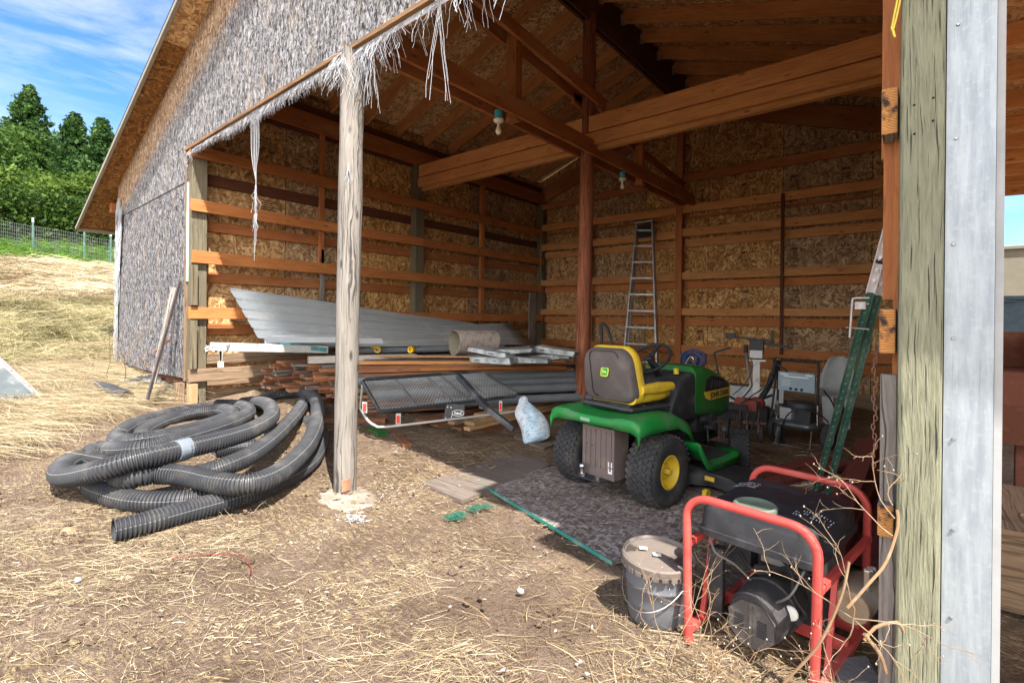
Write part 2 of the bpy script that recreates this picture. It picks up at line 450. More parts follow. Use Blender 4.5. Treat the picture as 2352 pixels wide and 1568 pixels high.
def siding_mat(name, fib=1., tan=True):
    t = NT(name, .95, spec=.15); p = t.uv()
    a = t.noise(t.mapv(p, (30, 15, 1), (0, 0, .14)), 1, 6, .8, 1.2) if fib else t.noise(t.mapv(p, (26, 17, 1), (0, 0, .5)), 1, 6, .75, 1.4)
    b = t.noise(t.mapv(p, (30, 6, 1), (0, 0, -.1)), 1, 5, .7, .8)
    f = t.math('ADD', t.math('MULTIPLY', a, .75), t.math('MULTIPLY', b, .25))
    c = t.ramp(f, [(.40, (.012, .011, .012)), (.455, (.06, .057, .06)), (.52, (.22, .215, .222)), (.60, (.46, .455, .47))] if fib else
               [(.40, (.012, .011, .012)), (.46, (.06, .057, .06)), (.53, (.20, .195, .205)), (.61, (.48, .47, .49))])
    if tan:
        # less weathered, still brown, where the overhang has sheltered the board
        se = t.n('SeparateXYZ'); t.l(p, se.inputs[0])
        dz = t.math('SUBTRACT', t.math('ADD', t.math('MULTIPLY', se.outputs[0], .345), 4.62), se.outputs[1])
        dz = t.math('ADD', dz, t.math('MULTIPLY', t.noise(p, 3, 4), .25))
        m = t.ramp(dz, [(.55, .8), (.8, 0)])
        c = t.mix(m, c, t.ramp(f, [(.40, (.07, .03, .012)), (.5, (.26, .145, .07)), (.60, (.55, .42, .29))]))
    c = t.mix(t.ramp(t.noise(t.mapv(p, (7, 3, 1)), 1, 5), [(.52, 0), (.72, .35)]), c, (.42, .31, .2))
    t.col(c); t.bump(f, .02, .9); return t.mat
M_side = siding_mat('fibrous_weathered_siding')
M_side2 = siding_mat('grey_weathered_siding', 0, False)
def fiber_mat(name, c, sub=0.):
    t = NT(name, .9, spec=.2); cc = t.mix(t.noise(t.obj(), 20, 3), tuple(q * .7 for q in c), c)
    t.col(cc)
    return t.mat
M_fib = fiber_mat('white_fibre', (.46, .47, .50))
# ================================================================ SETTING: ground
def ground_mat():
    t = NT('dry_dirt', .95, spec=.1); p = t.pos()
    n = t.noise(p, 2.2, 8, .65); f = t.noise(p, 28, 6, .7)
    c = t.ramp(n, [(.3, (.145, .097, .068)), (.5, (.24, .168, .122)), (.7, (.33, .24, .18))])
    c = t.mix(t.ramp(f, [(.38, .5), (.5, 0)]), c, (.15, .095, .065))
    straw = t.noise(t.mapv(p, (14, 60, 10), (0, 0, .3)), 1, 5, .7, 1.)
    sm = t.math('MULTIPLY', t.ramp(straw, [(.5, 0), (.58, .6)]), t.ramp(t.noise(p, .9, 3), [(.42, .2), (.6, 1)]))
    c = t.mix(sm, c, (.60, .46, .25))
    # the hill beyond the barn is covered in dry grass
    se = t.n('SeparateXYZ'); t.l(p, se.inputs[0])
    hm = t.ramp(t.math('MULTIPLY', se.outputs[0], -.1), [(.30, 0), (.50, .8)])
    hc = t.ramp(t.noise(p, 1.6, 7, .7), [(.3, (.26, .21, .09)), (.5, (.50, .40, .22)), (.7, (.64, .53, .32))])
    c = t.mix(hm, c, hc)
    t.col(c); t.bump(t.math('ADD', t.math('ADD', n, f), t.math('MULTIPLY', t.noise(p, 90, 4), .4)), .07, 1.); return t.mat
M_dirt = ground_mat()
def ground_mesh():
    mb = MB()
    xs = list(np.arange(-300, -60, 20.)) + list(np.arange(-60, -8, .8)) + list(np.arange(-8, -1, .12)) + list(np.arange(-1, 8.5, .045)) + [8.6, 9, 10, 12, 16, 30, 60, 120, 300]
    ys = [-300, -100, -40, -15, -8, -5, -4] + list(np.arange(-3.4, 3.4, .045)) + list(np.arange(3.4, 8.5, .25)) + list(np.arange(8.5, 30, 1.)) + [35, 50, 80, 140, 300]
    nx, ny = len(xs), len(ys)
    for y in ys:
        for x in xs:
            z = ground(x, y) if x > -60 else float(np.interp(x, _gx, _gz))
            if -1 < x < 8.5 and -3.4 < y < 3.4:
                q = Vector((x, y, 0))
                z += .020 * noise.noise(q * 2.2) + .016 * noise.noise(q * 7) + .019 * max(0, noise.noise(q * 17 + Vector((0, 0, 5)))) ** 1.0
                if noise.noise(q * 1.3 + Vector((9, 2, 1))) > .0: z += .038 * max(0, noise.noise(q * 12 + Vector((3, 1, 8))) - .12)
            elif x > -8: z += .05 * noise.noise(Vector((x * 2, y * 2, 0)))
            mb.v.append((x, y, z))
    for j in range(ny - 1):
        for i in range(nx - 1):
            a = j * nx + i
            mb.face([a, a + 1, a + nx + 1, a + nx], [(xs[i], ys[j]), (xs[i + 1], ys[j]), (xs[i + 1], ys[j + 1]), (xs[i], ys[j + 1])], 0, True)
    o = solo('ground', mb, M_dirt, None, None, kind='structure')
    return o
ground_mesh()

# ================================================================ BARN
BW, BD = 6.68, 7.04
SL = .345
def roofz(x):   # underside of the roof deck
    return 4.60 + SL * x if x < 3.34 else 4.60 + SL * (6.68 - x)
barn = thing('pole_barn', 'open fronted timber pole barn with weathered strand board gable and orange rafters inside', 'barn', (3.34, 0, 0))
def P(name, mb, mat, bev=0, label=None, par=None, kind=None): return part(name, mb, mat, par or barn, bev, label, kind)
def B1(name, a, b, w, h, mat, up=(0, 0, 1), bev=.003, label=None, em=None):
    mb = MB(); mb.beam(a, b, w, h, up, 0, 1 if em else None)
    return P(name, mb, [mat, em] if em else mat, bev, label)

# front gable boarding: fibrous upper sheet, greyer lower sheets
mb = MB()
up = [(-3.40, 2.90), (-.12, 2.94), (-.12, 3.335), (9.3, 3.335), (9.3, 3.6), (3.34, roofz(3.34)), (-3.42, roofz(-3.42))]
mb.prism([(x, -.002, z - .001) for x, z in up], (0, -.014, 0))
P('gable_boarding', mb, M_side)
mb = MB()
lo = [(-3.36, .60), (-2.6, .54), (-1.3, .53), (-.16, .555), (-.16, 1.72), (-.12, 1.72), (-.12, 2.932), (-3.39, 2.892)]
mb.prism([(x, .004, z) for x, z in lo], (0, -.013, 0))
P('lower_boarding', mb, M_side2)
mb = MB()   # pale green painted edge of the lower sheet
mb.prism([(-.118, -.012, 1.73), (-.108, -.012, 1.73), (-.108, -.012, 2.93), (-.118, -.012, 2.93)], (0, .02, 0))
P('sheet_edge', mb, plain('pale_green_paint', (.5, .68, .58), .7))
# left end wall of the enclosed side
mb = MB(); mb.prism([(-3.36, .01, .5), (-3.36, BD, .5), (-3.36, BD, 3.1), (-3.36, .01, 3.1)], (-.014, 0, 0))
P('end_boarding', mb, M_side2)
# skirt
B1('skirt_board', (-2.5, .02, .38), (-.18, .02, .33), .035, .18, W_grey)
B1('skirt_board', (-2.2, .06, .50), (-.18, .06, .46), .035, .10, W_vdark)
B1('skirt_block', (-.20, -.05, .20), (-.20, -.05, .50), .10, .09, W_plank, up=(0, 1, 0))
# white wrap fraying at the left corner
mb = MB()
rnd = random.Random(3)
for i in range(260):
    z = rnd.uniform(1.0, 3.2); x = -3.36 + rnd.uniform(-.03, .02) + max(0, (z - 1.0)) * .16 * rnd.random()
    l = rnd.uniform(.15, .5); y = -.02 - rnd.random() * .03
    mb.beam((x, y, z), (x + rnd.uniform(-.05, .03), y - rnd.random() * .02, z - l), .018, .004, (0, 1, 0))
P('frayed_wrap', mb, M_fib, kind='stuff')

# corner post (treated, greenish) with plank trimmers
B1('corner_post', (-.095, .10, -.1), (-.085, .09, 3.38), .15, .17, W_treat2, up=(0, 1, 0), bev=.006)
B1('trim_board', (-.155, -.004, .52), (-.145, -.004, 3.30), .035, .03, W_plank, up=(0, 1, 0))
B1('post_block', (.03, .02, -.05), (.03, .02, .50), .10, .09, W_pale, up=(0, 1, 0))
B1('post_trimmer', (.03, .02, .68), (.03, .02, 1.26), .09, .07, W_treat, up=(0, 1, 0))
B1('post_trimmer', (.03, .02, 1.44), (.03, .02, 1.92), .09, .07, W_treat, up=(0, 1, 0))
# header along the opening
B1('header_beam', (-.13, .035, 3.372), (9.3, .035, 3.372), .06, .15, W_girt)
B1('header_lip', (-.14, -.012, 3.318), (6.95, -.012, 3.318), .05, .034, wood('weathered_lip_wood', (.14, .075, .035), (.34, .20, .10), .3, .1, .5))  # lip in weathered orange-brown wood

# roof deck and rake trim
XL = -5.0
def slab(name, x0, x1, mat, top=None):
    mb = MB()
    pts = [(x0, roofz(x0)), (x1, roofz(x1)), (x1, roofz(x1) + .016), (x0, roofz(x0) + .016)]
    mb.v += [(x, -.265, z) for x, z in pts] + [(x, 8.0, z) for x, z in pts]
    L = math.hypot(x1 - x0, roofz(x1) - roofz(x0))
    mb.face([0, 4, 5, 1], [(0, 0), (8.4, 0), (8.4, L), (0, L)]); mb.face([3, 2, 6, 7], [(0, 0), (0, L), (8.4, L), (8.4, 0)])
    mb.face([0, 1, 2, 3], [(0, 0), (L, 0), (L, .01), (0, .01)]); mb.face([4, 7, 6, 5], [(0, 0), (0, .01), (L, .01), (L, 0)])
    mb.face([0, 3, 7, 4], [(0, 0), (0, .01), (8, .01), (8, 0)]); mb.face([1, 5, 6, 2], [(0, 0), (8, 0), (8, .01), (0, .01)])
    return P(name, mb, mat)
slab('roof_deck', -.15, 3.34, OSB_roof); slab('roof_deck', 3.34, 6.85, OSB_roof)
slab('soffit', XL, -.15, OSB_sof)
M_shingle = plain('asphalt_shingle', (.09, .085, .08), .9, dirt=(.15, .14, .13))
mb = MB()
for x0, x1, yo in ((XL - .03, 3.34, -.305), (3.34, 6.9, -.305), (6.9, 10.2, -.64)):
    f = lambda x: (roofz(x) if x < 6.68 else 4.62 - SL * (x - 6.68)) + .020
    mb.prism([(x0, yo, f(x0)), (x1, yo, f(x1)), (x1, yo, f(x1) + .02), (x0, yo, f(x0) + .02)], (0, 8.3, 0))
P('roofing', mb, M_shingle)
M_trim = plain('putty_metal_trim', (.27, .24, .19), .5, .0, dirt=(.3, .27, .2))
mb = MB()
mb.beam((XL - .03, -.285, roofz(XL) - .005), (3.34, -.285, roofz(3.34) + .005), .04, .075, (0, 0, 1))
mb.beam((XL - .03, -.265, roofz(XL) - .005), (XL - .03, 8, roofz(XL) - .005), .05, .10)
P('rake_trim', mb, M_trim, .004)
mb = MB(); mb.beam((-3.9, -.02, roofz(-3.9) - .12), (-3.9, 1.2, roofz(-3.9) - .12), .12, .16)
P('eave_block', mb, W_dark, .004)

# ridge beam, rafters
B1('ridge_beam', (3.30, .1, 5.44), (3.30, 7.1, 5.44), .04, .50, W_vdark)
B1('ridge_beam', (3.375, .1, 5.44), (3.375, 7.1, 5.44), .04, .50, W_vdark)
M_galv = plain('galvanised_steel', (.55, .57, .6), .42, .85, dirt=(.35, .36, .38))
for i in range(11):
    y = .62 + i * .61
    rh = .215
    za = lambda x: roofz(x) - rh / 2 - .001
    jit = random.uniform(-.015, .015)
    n_ = (-SL, 0, 1)
    B1('rafter', (-.12, y + jit, za(-.12)), (3.27, y + jit, za(3.27)), .038, rh - .02, W_girt, n_)
    B1('rafter', (3.41, y + .02, za(3.41)), (6.78, y + .02, za(6.78)), .038, rh - .02, W_bright, (SL, 0, 1))
    mb = MB()
    zb = za(3.45) - rh / 2
    mb.beam((3.402, y - .004, zb - .005), (3.402, y - .004, zb + .15), .002, .03, (1, 0, 0))
    mb.beam((3.43, y - .004, zb), (3.43, y + .044, zb), .045, .003)
    mb.beam((3.445, y - .006, zb + .05), (3.46, y - .006, zb + .0), .02, .003)
    P('joist_hanger', mb, M_galv)
# trusses along the depth at mid width
x0 = 3.34
B1('mid_beam', (x0 - .115, .07, 3.545), (x0 - .115, 7.02, 3.545), .04, .185, W_dark)
B1('mid_beam', (x0 + .125, .07, 3.515), (x0 + .125, 7.02, 3.515), .04, .185, W_dark)
zz = lambda y: 4.42 - .0875 * y + .09
B1('brace_board', (x0 - .10, .1, zz(.1)), (x0 - .10, 3.75, zz(3.75)), .04, .14, W_dark)
B1('brace_board', (x0 + .115, .1, zz(.1) - .02), (x0 + .115, 3.75, zz(3.75) - .02), .04, .14, W_dark)
B1('brace_board', (x0 - .10, 3.3, zz(3.3) - .05), (x0 - .10, 7.0, zz(7.0) - .05), .04, .14, W_dark)
B1('brace_strut', (x0, 2.0, 3.43), (x0, 2.0, 4.45), .14, .10, W_dark, up=(0, 1, 0))
B1('brace_strut', (x0, 5.05, 3.40), (x0, 5.05, 4.0), .12, .09, W_red, up=(0, 1, 0))
# the built-up cross beam half way in
B1('cross_beam', (-.10, 3.47, 3.855), (6.7, 3.47, 3.815), .04, .20, W_bright, em=W_dark)
B1('cross_beam', (-.10, 3.462, 3.655), (6.7, 3.462, 3.615), .06, .15, W_bright)
B1('cross_beam', (-.10, 3.56, 3.60), (6.7, 3.56, 3.56), .08, .14, W_girt)
B1('back_rake_board', (3.34, 7.16, 5.32), (6.8, 7.16, 4.15), .05, .34, W_dark, (.34, 0, 1))
B1('back_rake_board', (3.34, 7.16, 5.32), (-.1, 7.16, 4.15), .05, .34, W_dark, (-.34, 0, 1))
# round poles
def pole(name, pts, r0, r1, mat, label=None):
    Q = cat_rom(pts, .12); N = len(Q)
    mb = MB(); mb.tube([q + Vector((.004 * noise.noise(q * 3), .004 * noise.noise(q * 3 + Vector((5, 5, 5))), 0)) for q in Q],
                       [r0 + (r1 - r0) * i / (N - 1) + .004 * noise.noise(Vector((i * .3, 0, 1))) for i in range(N)], 18)
    for i, f in enumerate(mb.uv): mb.uv[i] = [(u, v * .55) for u, v in f]
    return P(name, mb, mat, label=label)
pole('front_pole', [(3.40, .0, -.1), (3.415, .0, 1.2), (3.42, .02, 3.31)], .083, .088, W_grey, 'grey weathered round pole standing at the middle of the opening')
pole('mid_pole', [(3.29, 3.52, -.1), (3.31, 3.51, 1.5), (3.34, 3.52, 3.7), (3.34, 3.53, 5.3)], .10, .085, W_pole, 'red brown round pole under the ridge')
B1('back_post', (3.20, 7.04, -.1), (3.20, 7.04, 5.2), .12, .12, W_dark, up=(0, 1, 0))

# left wall: sheathing, posts, girts, studs
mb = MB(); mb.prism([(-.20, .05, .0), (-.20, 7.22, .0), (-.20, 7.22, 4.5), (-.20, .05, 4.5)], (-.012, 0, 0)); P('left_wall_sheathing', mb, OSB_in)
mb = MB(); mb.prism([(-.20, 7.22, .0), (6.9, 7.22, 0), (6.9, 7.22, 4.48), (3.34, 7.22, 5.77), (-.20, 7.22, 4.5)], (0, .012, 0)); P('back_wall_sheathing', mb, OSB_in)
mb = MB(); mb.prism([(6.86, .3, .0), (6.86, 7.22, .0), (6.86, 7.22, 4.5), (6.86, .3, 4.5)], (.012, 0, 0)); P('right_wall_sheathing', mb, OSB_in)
B1('wall_post', (-.08, 3.49, -.1), (-.08, 3.49, 4.1), .14, .19, W_treat2, up=(0, 1, 0), bev=.006)
B1('wall_post', (-.08, 7.12, -.1), (-.08, 7.12, 4.1), .16, .16, W_treat2, up=(0, 1, 0), bev=.006)
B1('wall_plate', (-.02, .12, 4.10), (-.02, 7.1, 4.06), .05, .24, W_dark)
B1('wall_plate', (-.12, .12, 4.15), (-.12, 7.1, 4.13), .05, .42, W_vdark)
for (z, h, mt) in ((3.285, .14, W_red), (2.64, .14, W_red), (2.025, .15, W_red), (1.35, .14, W_red), (.60, .15, W_plank)):
    mt2 = mt
    B1('wall_girt', (.02, -.03 + random.uniform(0, .04), z), (.02, 3.52, z - .01), .04, h, mt2)
    B1('wall_girt', (.02, 3.52, z - .012), (.02, 7.05, z - .02), .04, h, mt2 if z > 1 else W_dark)
for (z, h, mt) in ((3.02, .14, W_vdark), (2.44, .13, W_dark), (1.80, .13, W_dark), (1.14, .13, W_dark)):
    B1('outer_girt', (-.175, .18, z), (-.175, 7.05, z), .04, h, mt)
for z, h in ((.08, .2), (.29, .2), (.50, .12)):
    B1('splash_plank', (-.17, .16, z), (-.17, 7.05, z - .05), .05, h, W_plank)
B1('splash_plank', (-.10, .16, .78), (-.10, 3.4, .76), .05, .12, W_plank)
B1('stud', (-.04, 1.68, 2.08), (-.04, 1.68, 3.98), .075, .04, W_dark, up=(1, 0, 0))
B1('stud', (-.04, 1.70, .9), (-.04, 1.70, 2.3), .06, .04, W_grey, up=(1, 0, 0))
for z0, z1 in ((.9, 1.28), (1.42, 1.95), (2.10, 2.57), (2.72, 3.2), (3.36, 3.98)):
    B1('stud', (-.04, 5.08, z0), (-.04, 5.08, z1), .10, .06, W_red, up=(1, 0, 0))
B1('loose_board', (.05, 6.62, .5), (.05, 6.62, 1.9), .22, .03, W_grey, up=(1, 0, 0))
# back wall girts and studs
for (z, h, mt) in ((3.955, .15, W_dark), (3.38, .145, W_girt), (2.94, .15, W_girt), (2.135, .14, W_girt), (1.48, .125, W_girt), (.80, .14, W_dark)):
    for a, b in ((-.0, 3.15), (3.25, 6.75)):
        if z > 3.9 and a < 1: continue
        B1('back_girt', (a, 7.03, z + random.uniform(-.008, .008)), (b, 7.03, z - .015), .04, h, mt, (0, 0, 1))
B1('back_girt', (-.0, 7.03, 3.86), (3.15, 7.03, 3.93), .04, .13, W_dark)
for z, h, mt in ((2.77, .14, W_girt), (1.99, .14, W_red), (1.30, .14, W_red), (.60, .16, W_red), (3.25, .04, W_red), (.12, .22, W_plank)):
    B1('outer_back_girt', (-.1, 7.18, z), (6.8, 7.18, z - .01), .05, h, mt)
for z0, z1 in ((.74, 1.4), (1.56, 2.05), (2.22, 2.85), (3.03, 3.38)):
    B1('back_stud', (1.28, 7.05, z0), (1.28, 7.05, z1), .10, .04, W_dark, up=(0, 1, 0))
B1('back_stud', (4.93, 6.99, .78), (4.93, 6.99, 3.42), .045, .06, W_vdark, up=(0, 1, 0))
# right wall front end: girt stubs, liner, near post
B1('liner_board', (6.643, .16, 1.9), (6.640, .16, 4.4), .046, .05, W_dark, up=(0, 1, 0))
B1('liner_board', (6.650, .10, 1.40), (6.648, .10, 4.4), .040, .05, W_dark, up=(0, 1, 0))
B1('liner_board', (6.655, .04, -.3), (6.652, .04, 1.15), .044, .045, W_grey, up=(0, 1, 0))
B1('liner_board', (6.675, .10, -.3), (6.675, .10, 4.0), .03, .1, W_red, up=(0, 1, 0))
B1('right_post', (6.70, 3.5, -.3), (6.70, 3.5, 4.1), .14, .14, W_dark, up=(0, 1, 0))
for z, hz in ((2.013, .15), (1.295, .145), (.676, .105)):
    mb = MB(); mb.beam((6.650, -.03, z), (6.654, 3.4, z), .043, hz, (0, 0, 1), 0, 1)
    P('right_girt', mb, [W_grey, E_orange], .004)
mb = MB()
N = 60
mb.beam((6.732, .0, -.4), (6.732, .0, 4.6), .108, .145, (0, 1, 0))
P('near_post', mb, W_post, .010, 'square treated post with deep cracks, nearest to the camera')
M_hole = plain('hole_black', (.008, .006, .005), .9)
for x, z in ((6.713, 2.00), (6.714, 1.91), (6.758, 2.01), (6.758, 1.94)):
    mb = MB(); mb.cyl((x, -.0735, z), (x, -.0715, z), .0035, n=10); P('bolt_hole', mb, M_hole)
# galvanised corner flashing and white jamb of the neighbouring bay
t = NT('bright_galvanised_sheet', .5, .3, .5); p = t.obj()
c = t.mix(t.ramp(t.noise(t.mapv(p, (40, 40, 5)), 1, 6, .65), [(.35, 0), (.65, 1)]), (.25, .285, .32), (.37, .41, .44))
c = t.mix(t.ramp(t.noise(t.mapv(p, (60, 60, 60)), 1, 3), [(.55, 0), (.7, .3)]), c, (.46, .49, .5))
c = t.mix(t.ramp(t.noise(t.mapv(p, (220, 220, 2)), 1, 2), [(.66, 0), (.70, .5)]), c, (.16, .18, .20))
t.col(c); t.bump(t.noise(t.mapv(p, (8, 8, 4)), 1, 2), .004, .5); M_flash = t.mat
mb = MB(); zb = .38
mb.prism([(6.789, -.045, -.4), (6.899, -.045, -.4), (6.899, -.045, 4.5), (6.789, -.045, 4.5)], (0, .02, 0))
mb.prism([(6.789, -.04, -.4), (6.789, -.04, 4.5), (6.789, .08, 4.5), (6.789, .08, -.4)], (.006, 0, 0))
P('corner_flashing', mb, M_flash, .003, 'bright galvanised corner sheet beside the near post')
M_scr = plain('grey_screw_head', (.3, .31, .32), .4, .8)
for z in (2.60, 2.22, 1.88, 1.58, 1.27, .98, .70, .42):
    mb = MB(); mb.lathe((6.812 + random.uniform(-.004, .006), -.046, z + random.uniform(-.02, .02)), [(0, -.004), (.004, -.004), (.005, -.001), (.0052, 0)], 10, 0, (0, 1, 0))
    P('screw', mb, M_scr)
mb = MB(); mb.prism([(6.901, -.03, -.4), (6.919, -.03, -.4), (6.919, -.03, 4.5), (6.901, -.03, 4.5)], (0, .14, 0))
P('white_jamb', mb, plain('white_jamb_paint', (.34, .34, .34), .6, dirt=(.28, .28, .28)), .003)

# lean-to on the right of the near post
mb = MB()
B1('lean_to_plate', (7.0, .0, 3.04), (7.0, 7.2, 3.04), .04, .14, W_girt)
for i in range(-2, 10):
    y = 1.62 + i * .61
    B1('lean_to_rafter', (6.93, y, 3.10), (9.4, y, 3.00), .038, .14, W_girt)
mb = MB(); mb.prism([(6.9, -.6, 3.19), (9.5, -.6, 3.09), (9.5, 7.3, 3.09), (6.9, 7.3, 3.19)], (0, 0, .015))
P('lean_to_deck', mb, OSB_roof)

# thread fringe of torn house wrap under the header
mb = MB(); rnd = random.Random(11)
def strand(p, l, r=.0016, cur=.02, n=5):
    pts = [Vector(p)]; a = rnd.random() * 6.28
    for i in range(n):
        a += rnd.uniform(-1, 1)
        pts.append(pts[-1] + Vector((math.cos(a) * cur, math.sin(a) * cur, -l / n)))
    mb.tube(pts, r, 3, 0, False, False)
mb.prism([(-.02, -.006, 3.30), (5.0, -.006, 3.30), (5.0, -.004, 3.255), (2.4, -.004, 3.27), (-.02, -.004, 3.28)], (0, .003, 0))
for i in range(1500):
    x = rnd.uniform(-.05, 5.1)
    if x > 3.3 and rnd.random() < .78: continue
    l = .03 + .045 * rnd.random()
    if 1 < x < 3.1: l *= 1.5
    if x > 3.45: l *= rnd.choice((.6, 1., 1.4))
    strand((x, -.01 + rnd.uniform(-.01, .01), 3.29), l, .0013, .009, 4)
for i in range(38):
    x = 3.52 + abs(rnd.gauss(0, .55)); l = rnd.uniform(.08, .26)
    for k in range(rnd.randint(2, 4)): strand((x + rnd.uniform(-.008, .008), -.012, 3.28), l * rnd.uniform(.8, 1.1), .0013, .013, 7)
for x, l, n in ((4.42, .62, 7), (4.62, .25, 3), (5.0, .3, 4), (.0, .16, 7), (3.6, .42, 8), (3.72, .46, 8), (3.56, .38, 8)):
    for k in range(n): strand((x + rnd.uniform(-.015, .02), -.012, 3.29), l * rnd.uniform(.75, 1.1), .0016, .012, 8)
for i in range(60):   # bird's nest of threads on the pole head
    strand((3.42 + rnd.uniform(-.07, .07), -.09 + rnd.uniform(-.01, .01), 3.18 + rnd.uniform(-.04, .08)), rnd.uniform(.08, .26), .0013, .016, 8)
for i in range(8): strand((3.50 + rnd.uniform(-.01, .01), -.06, 2.42 + rnd.uniform(-.02, .03)), rnd.uniform(.1, .22), .0018, .006, 6)
P('frayed_thread_fringe', mb, M_fib, kind='stuff')

# light fixtures under the mid beam
M_blue = plain('blue_plastic_box', (.05, .42, .55), .4); M_whitep = plain('white_porcelain', (.8, .78, .72), .35)
for y in (1.76, 4.48):
    z = 3.385
    f = MB(); f.cyl((x0, y, z - .005), (x0, y, z + .08), .042, n=16)
    fx = P('electrical_box', f, M_blue)
    f = MB(); f.lathe((x0, y, z - .035), [(0, -.012), (.028, -.012), (.05, .005), (.055, .022), (.05, .03), (0, .03)], 20)
    part('lamp_holder', f, M_whitep, fx)
    f = MB(); f.lathe((x0, y, z - .05), [(0, -.115), (.014, -.112), (.026, -.10), (.031, -.083), (.028, -.064), (.016, -.04), (.013, -.01), (.013, 0)], 18)
    part('light_bulb', f, plain('frosted_glass', (.85, .83, .72), .25), fx)
# loose cable runs
mb = MB()
def cable(pts, r=.004): mb.tube(cat_rom(pts, .12), r, 5, 0, False)
cable([(3.32, 4.5, 3.44), (2.6, 6.9, 3.42), (1.9, 6.97, 3.62), (1.0, 6.98, 3.68), (.1, 6.98, 3.70)])
cable([(3.32, 4.5, 3.43), (2.8, 6.6, 3.3), (2.2, 6.97, 3.72), (1.2, 6.98, 3.66), (.1, 6.9, 3.72)])
cable([(.1, 6.98, 3.71), (.5, 6.98, 3.5), (.12, 6.95, 3.1), (.06, 6.9, 2.6), (.08, 6.9, 2.2), (.04, 6.85, 1.9)])
cable([(.08, 6.96, 3.71), (.06, 6.9, 3.0), (.12, 6.8, 2.5), (.05, 6.75, 2.0)])
cable([(3.3, 6.97, 3.6), (4.0, 6.98, 4.02), (5.2, 6.98, 4.0), (6.4, 6.98, 4.03)])
P('cable_run', mb, plain('yellow_cable', (.46, .34, .12), .5))
# stamps on the boards
M_ink = plain('stamp_ink', (.035, .02, .012), .9)
def stamp_back(x, z, s=1.):
    M = Matrix.Translation((x, 7.213, z)) @ Matrix.Rotation(R_(90), 4, 'X')
    text_mesh("APA", .07 * s, M, M_ink, barn, 'board_stamp', .002)
    b = MB(); r = random.Random(int(x * 100 + z * 10))
    for k in range(6):
        l = r.uniform(.05, .1) * s; b.box((x, 7.213, z - .06 * s - k * .026 * s), (l * 2, .002, .008 * s))
    P('board_stamp', b, M_ink)
for x in (3.55, 4.32, 5.05, 5.75, 6.35):
    for z in (1.12, 1.83, 2.52, 3.72):
        if random.random() < .8: stamp_back(x + random.uniform(-.04, .04), z, .9)
def stamp_left(y, z):
    b = MB(); r = random.Random(int(y * 100 + z * 10))
    for k in range(7):
        l = r.uniform(.06, .12); b.box((-.194, y, z - k * .03), (.002, l * 2, .009))
    P('board_stamp', b, M_ink)
for y, z in ((.95, 3.75), (2.2, 3.75), (4.3, 3.7), (5.8, 3.7), (1.0, 2.9), (2.3, 2.9), (4.4, 2.9), (1.1, 1.75), (2.5, 1.7), (4.3, 2.3), (5.9, 2.3), (6.1, 1.7)): stamp_left(y, z)
for side, px, yy in ((0, 1.2, 1.2), (0, 2.1, 1.8), (0, 1.0, 2.4), (0, 2.3, 3.0), (0, 1.3, 3.7), (0, .9, 1.75), (0, 2.8, 1.3), (0, 2.7, 2.5), (1, 4.2, 4.0), (1, 5.1, 4.6), (1, 4.6, 5.2), (1, 5.6, 5.8)):
    b = MB(); z = roofz(px) - .003
    for k in range(7):
        xx = px + k * .035; b.beam((xx, yy - random.uniform(.03, .09), roofz(xx) - .003), (xx, yy + random.uniform(.03, .09), roofz(xx) - .003), .012, .002, (-SL if not side else SL, 0, 1))
    P('board_stamp', b, M_ink)
# pad under the front pole, anchor plate
t = NT('old_concrete', .95); p = t.obj()
t.col(t.mix(t.ramp(t.noise(p, 6, 6), [(.4, 0), (.62, 1)]), (.19, .145, .105), (.30, .26, .21))); t.bump(t.noise(p, 30, 5), .02, .8); M_conc = t.mat
mb = MB(); rg = []
for r, z in ((.36, -.06), (.31, .006), (.25, .02), (.001, .022)):
    rg.append([(3.52 + r * (1 + .28 * noise.noise(Vector((math.cos(a), math.sin(a), 3)) * 1.6)) * math.cos(a), -.06 + r * .62 * (1 + .25 * noise.noise(Vector((math.cos(a), math.sin(a), 8)) * 2)) * math.sin(a), z) for a in [6.2832 * j / 40 for j in range(40)]])
mb.loft(rg, caps=False)
P('concrete_footing', mb, M_conc)
mb = MB(); mb.box((3.487, -.045, .085), (.006, .07, .09)); P('anchor_plate', mb, plain('rusty_plate', (.3, .12, .06), .8, dirt=(.45, .3, .2)), .002)
# ================================================================ THINGS
# ---- riding mower (local: +y forward, origin under the rear axle)
M_green = plain('tractor_green', (.008, .20, .035), .42, dirt=(.10, .17, .09), dscale=5, dlo=.48, dhi=.75)
M_green2 = plain('hood_green', (.012, .13, .02), .4, dirt=(.06, .12, .05), dscale=5, dlo=.5, dhi=.8)
M_yel = plain('tractor_yellow', (.68, .47, .03), .5, dirt=(.42, .32, .10), dscale=7, dlo=.5, dhi=.75)
M_blk = plain('black_plastic', (.022, .024, .03), .5, dirt=(.09, .085, .08), dscale=8)
M_blk2 = plain('matte_black', (.014, .014, .017), .7)
M_tyre = plain('tyre_rubber', (.032, .033, .036), .75, dirt=(.10, .09, .08), dscale=7, spec=.4)
M_seat = plain('seat_vinyl', (.10, .085, .085), .55, dirt=(.17, .15, .14))
M_mud = plain('dusty_plastic', (.13, .10, .095), .7, dirt=(.22, .17, .13))
M_chrome = plain('bright_steel', (.6, .6, .6), .25, 1.)
mower = thing('riding_mower', 'green and yellow riding lawn mower parked on a strand board sheet', 'lawn mower', (4.96, 1.36, .012), R_(-9.2), local=True)
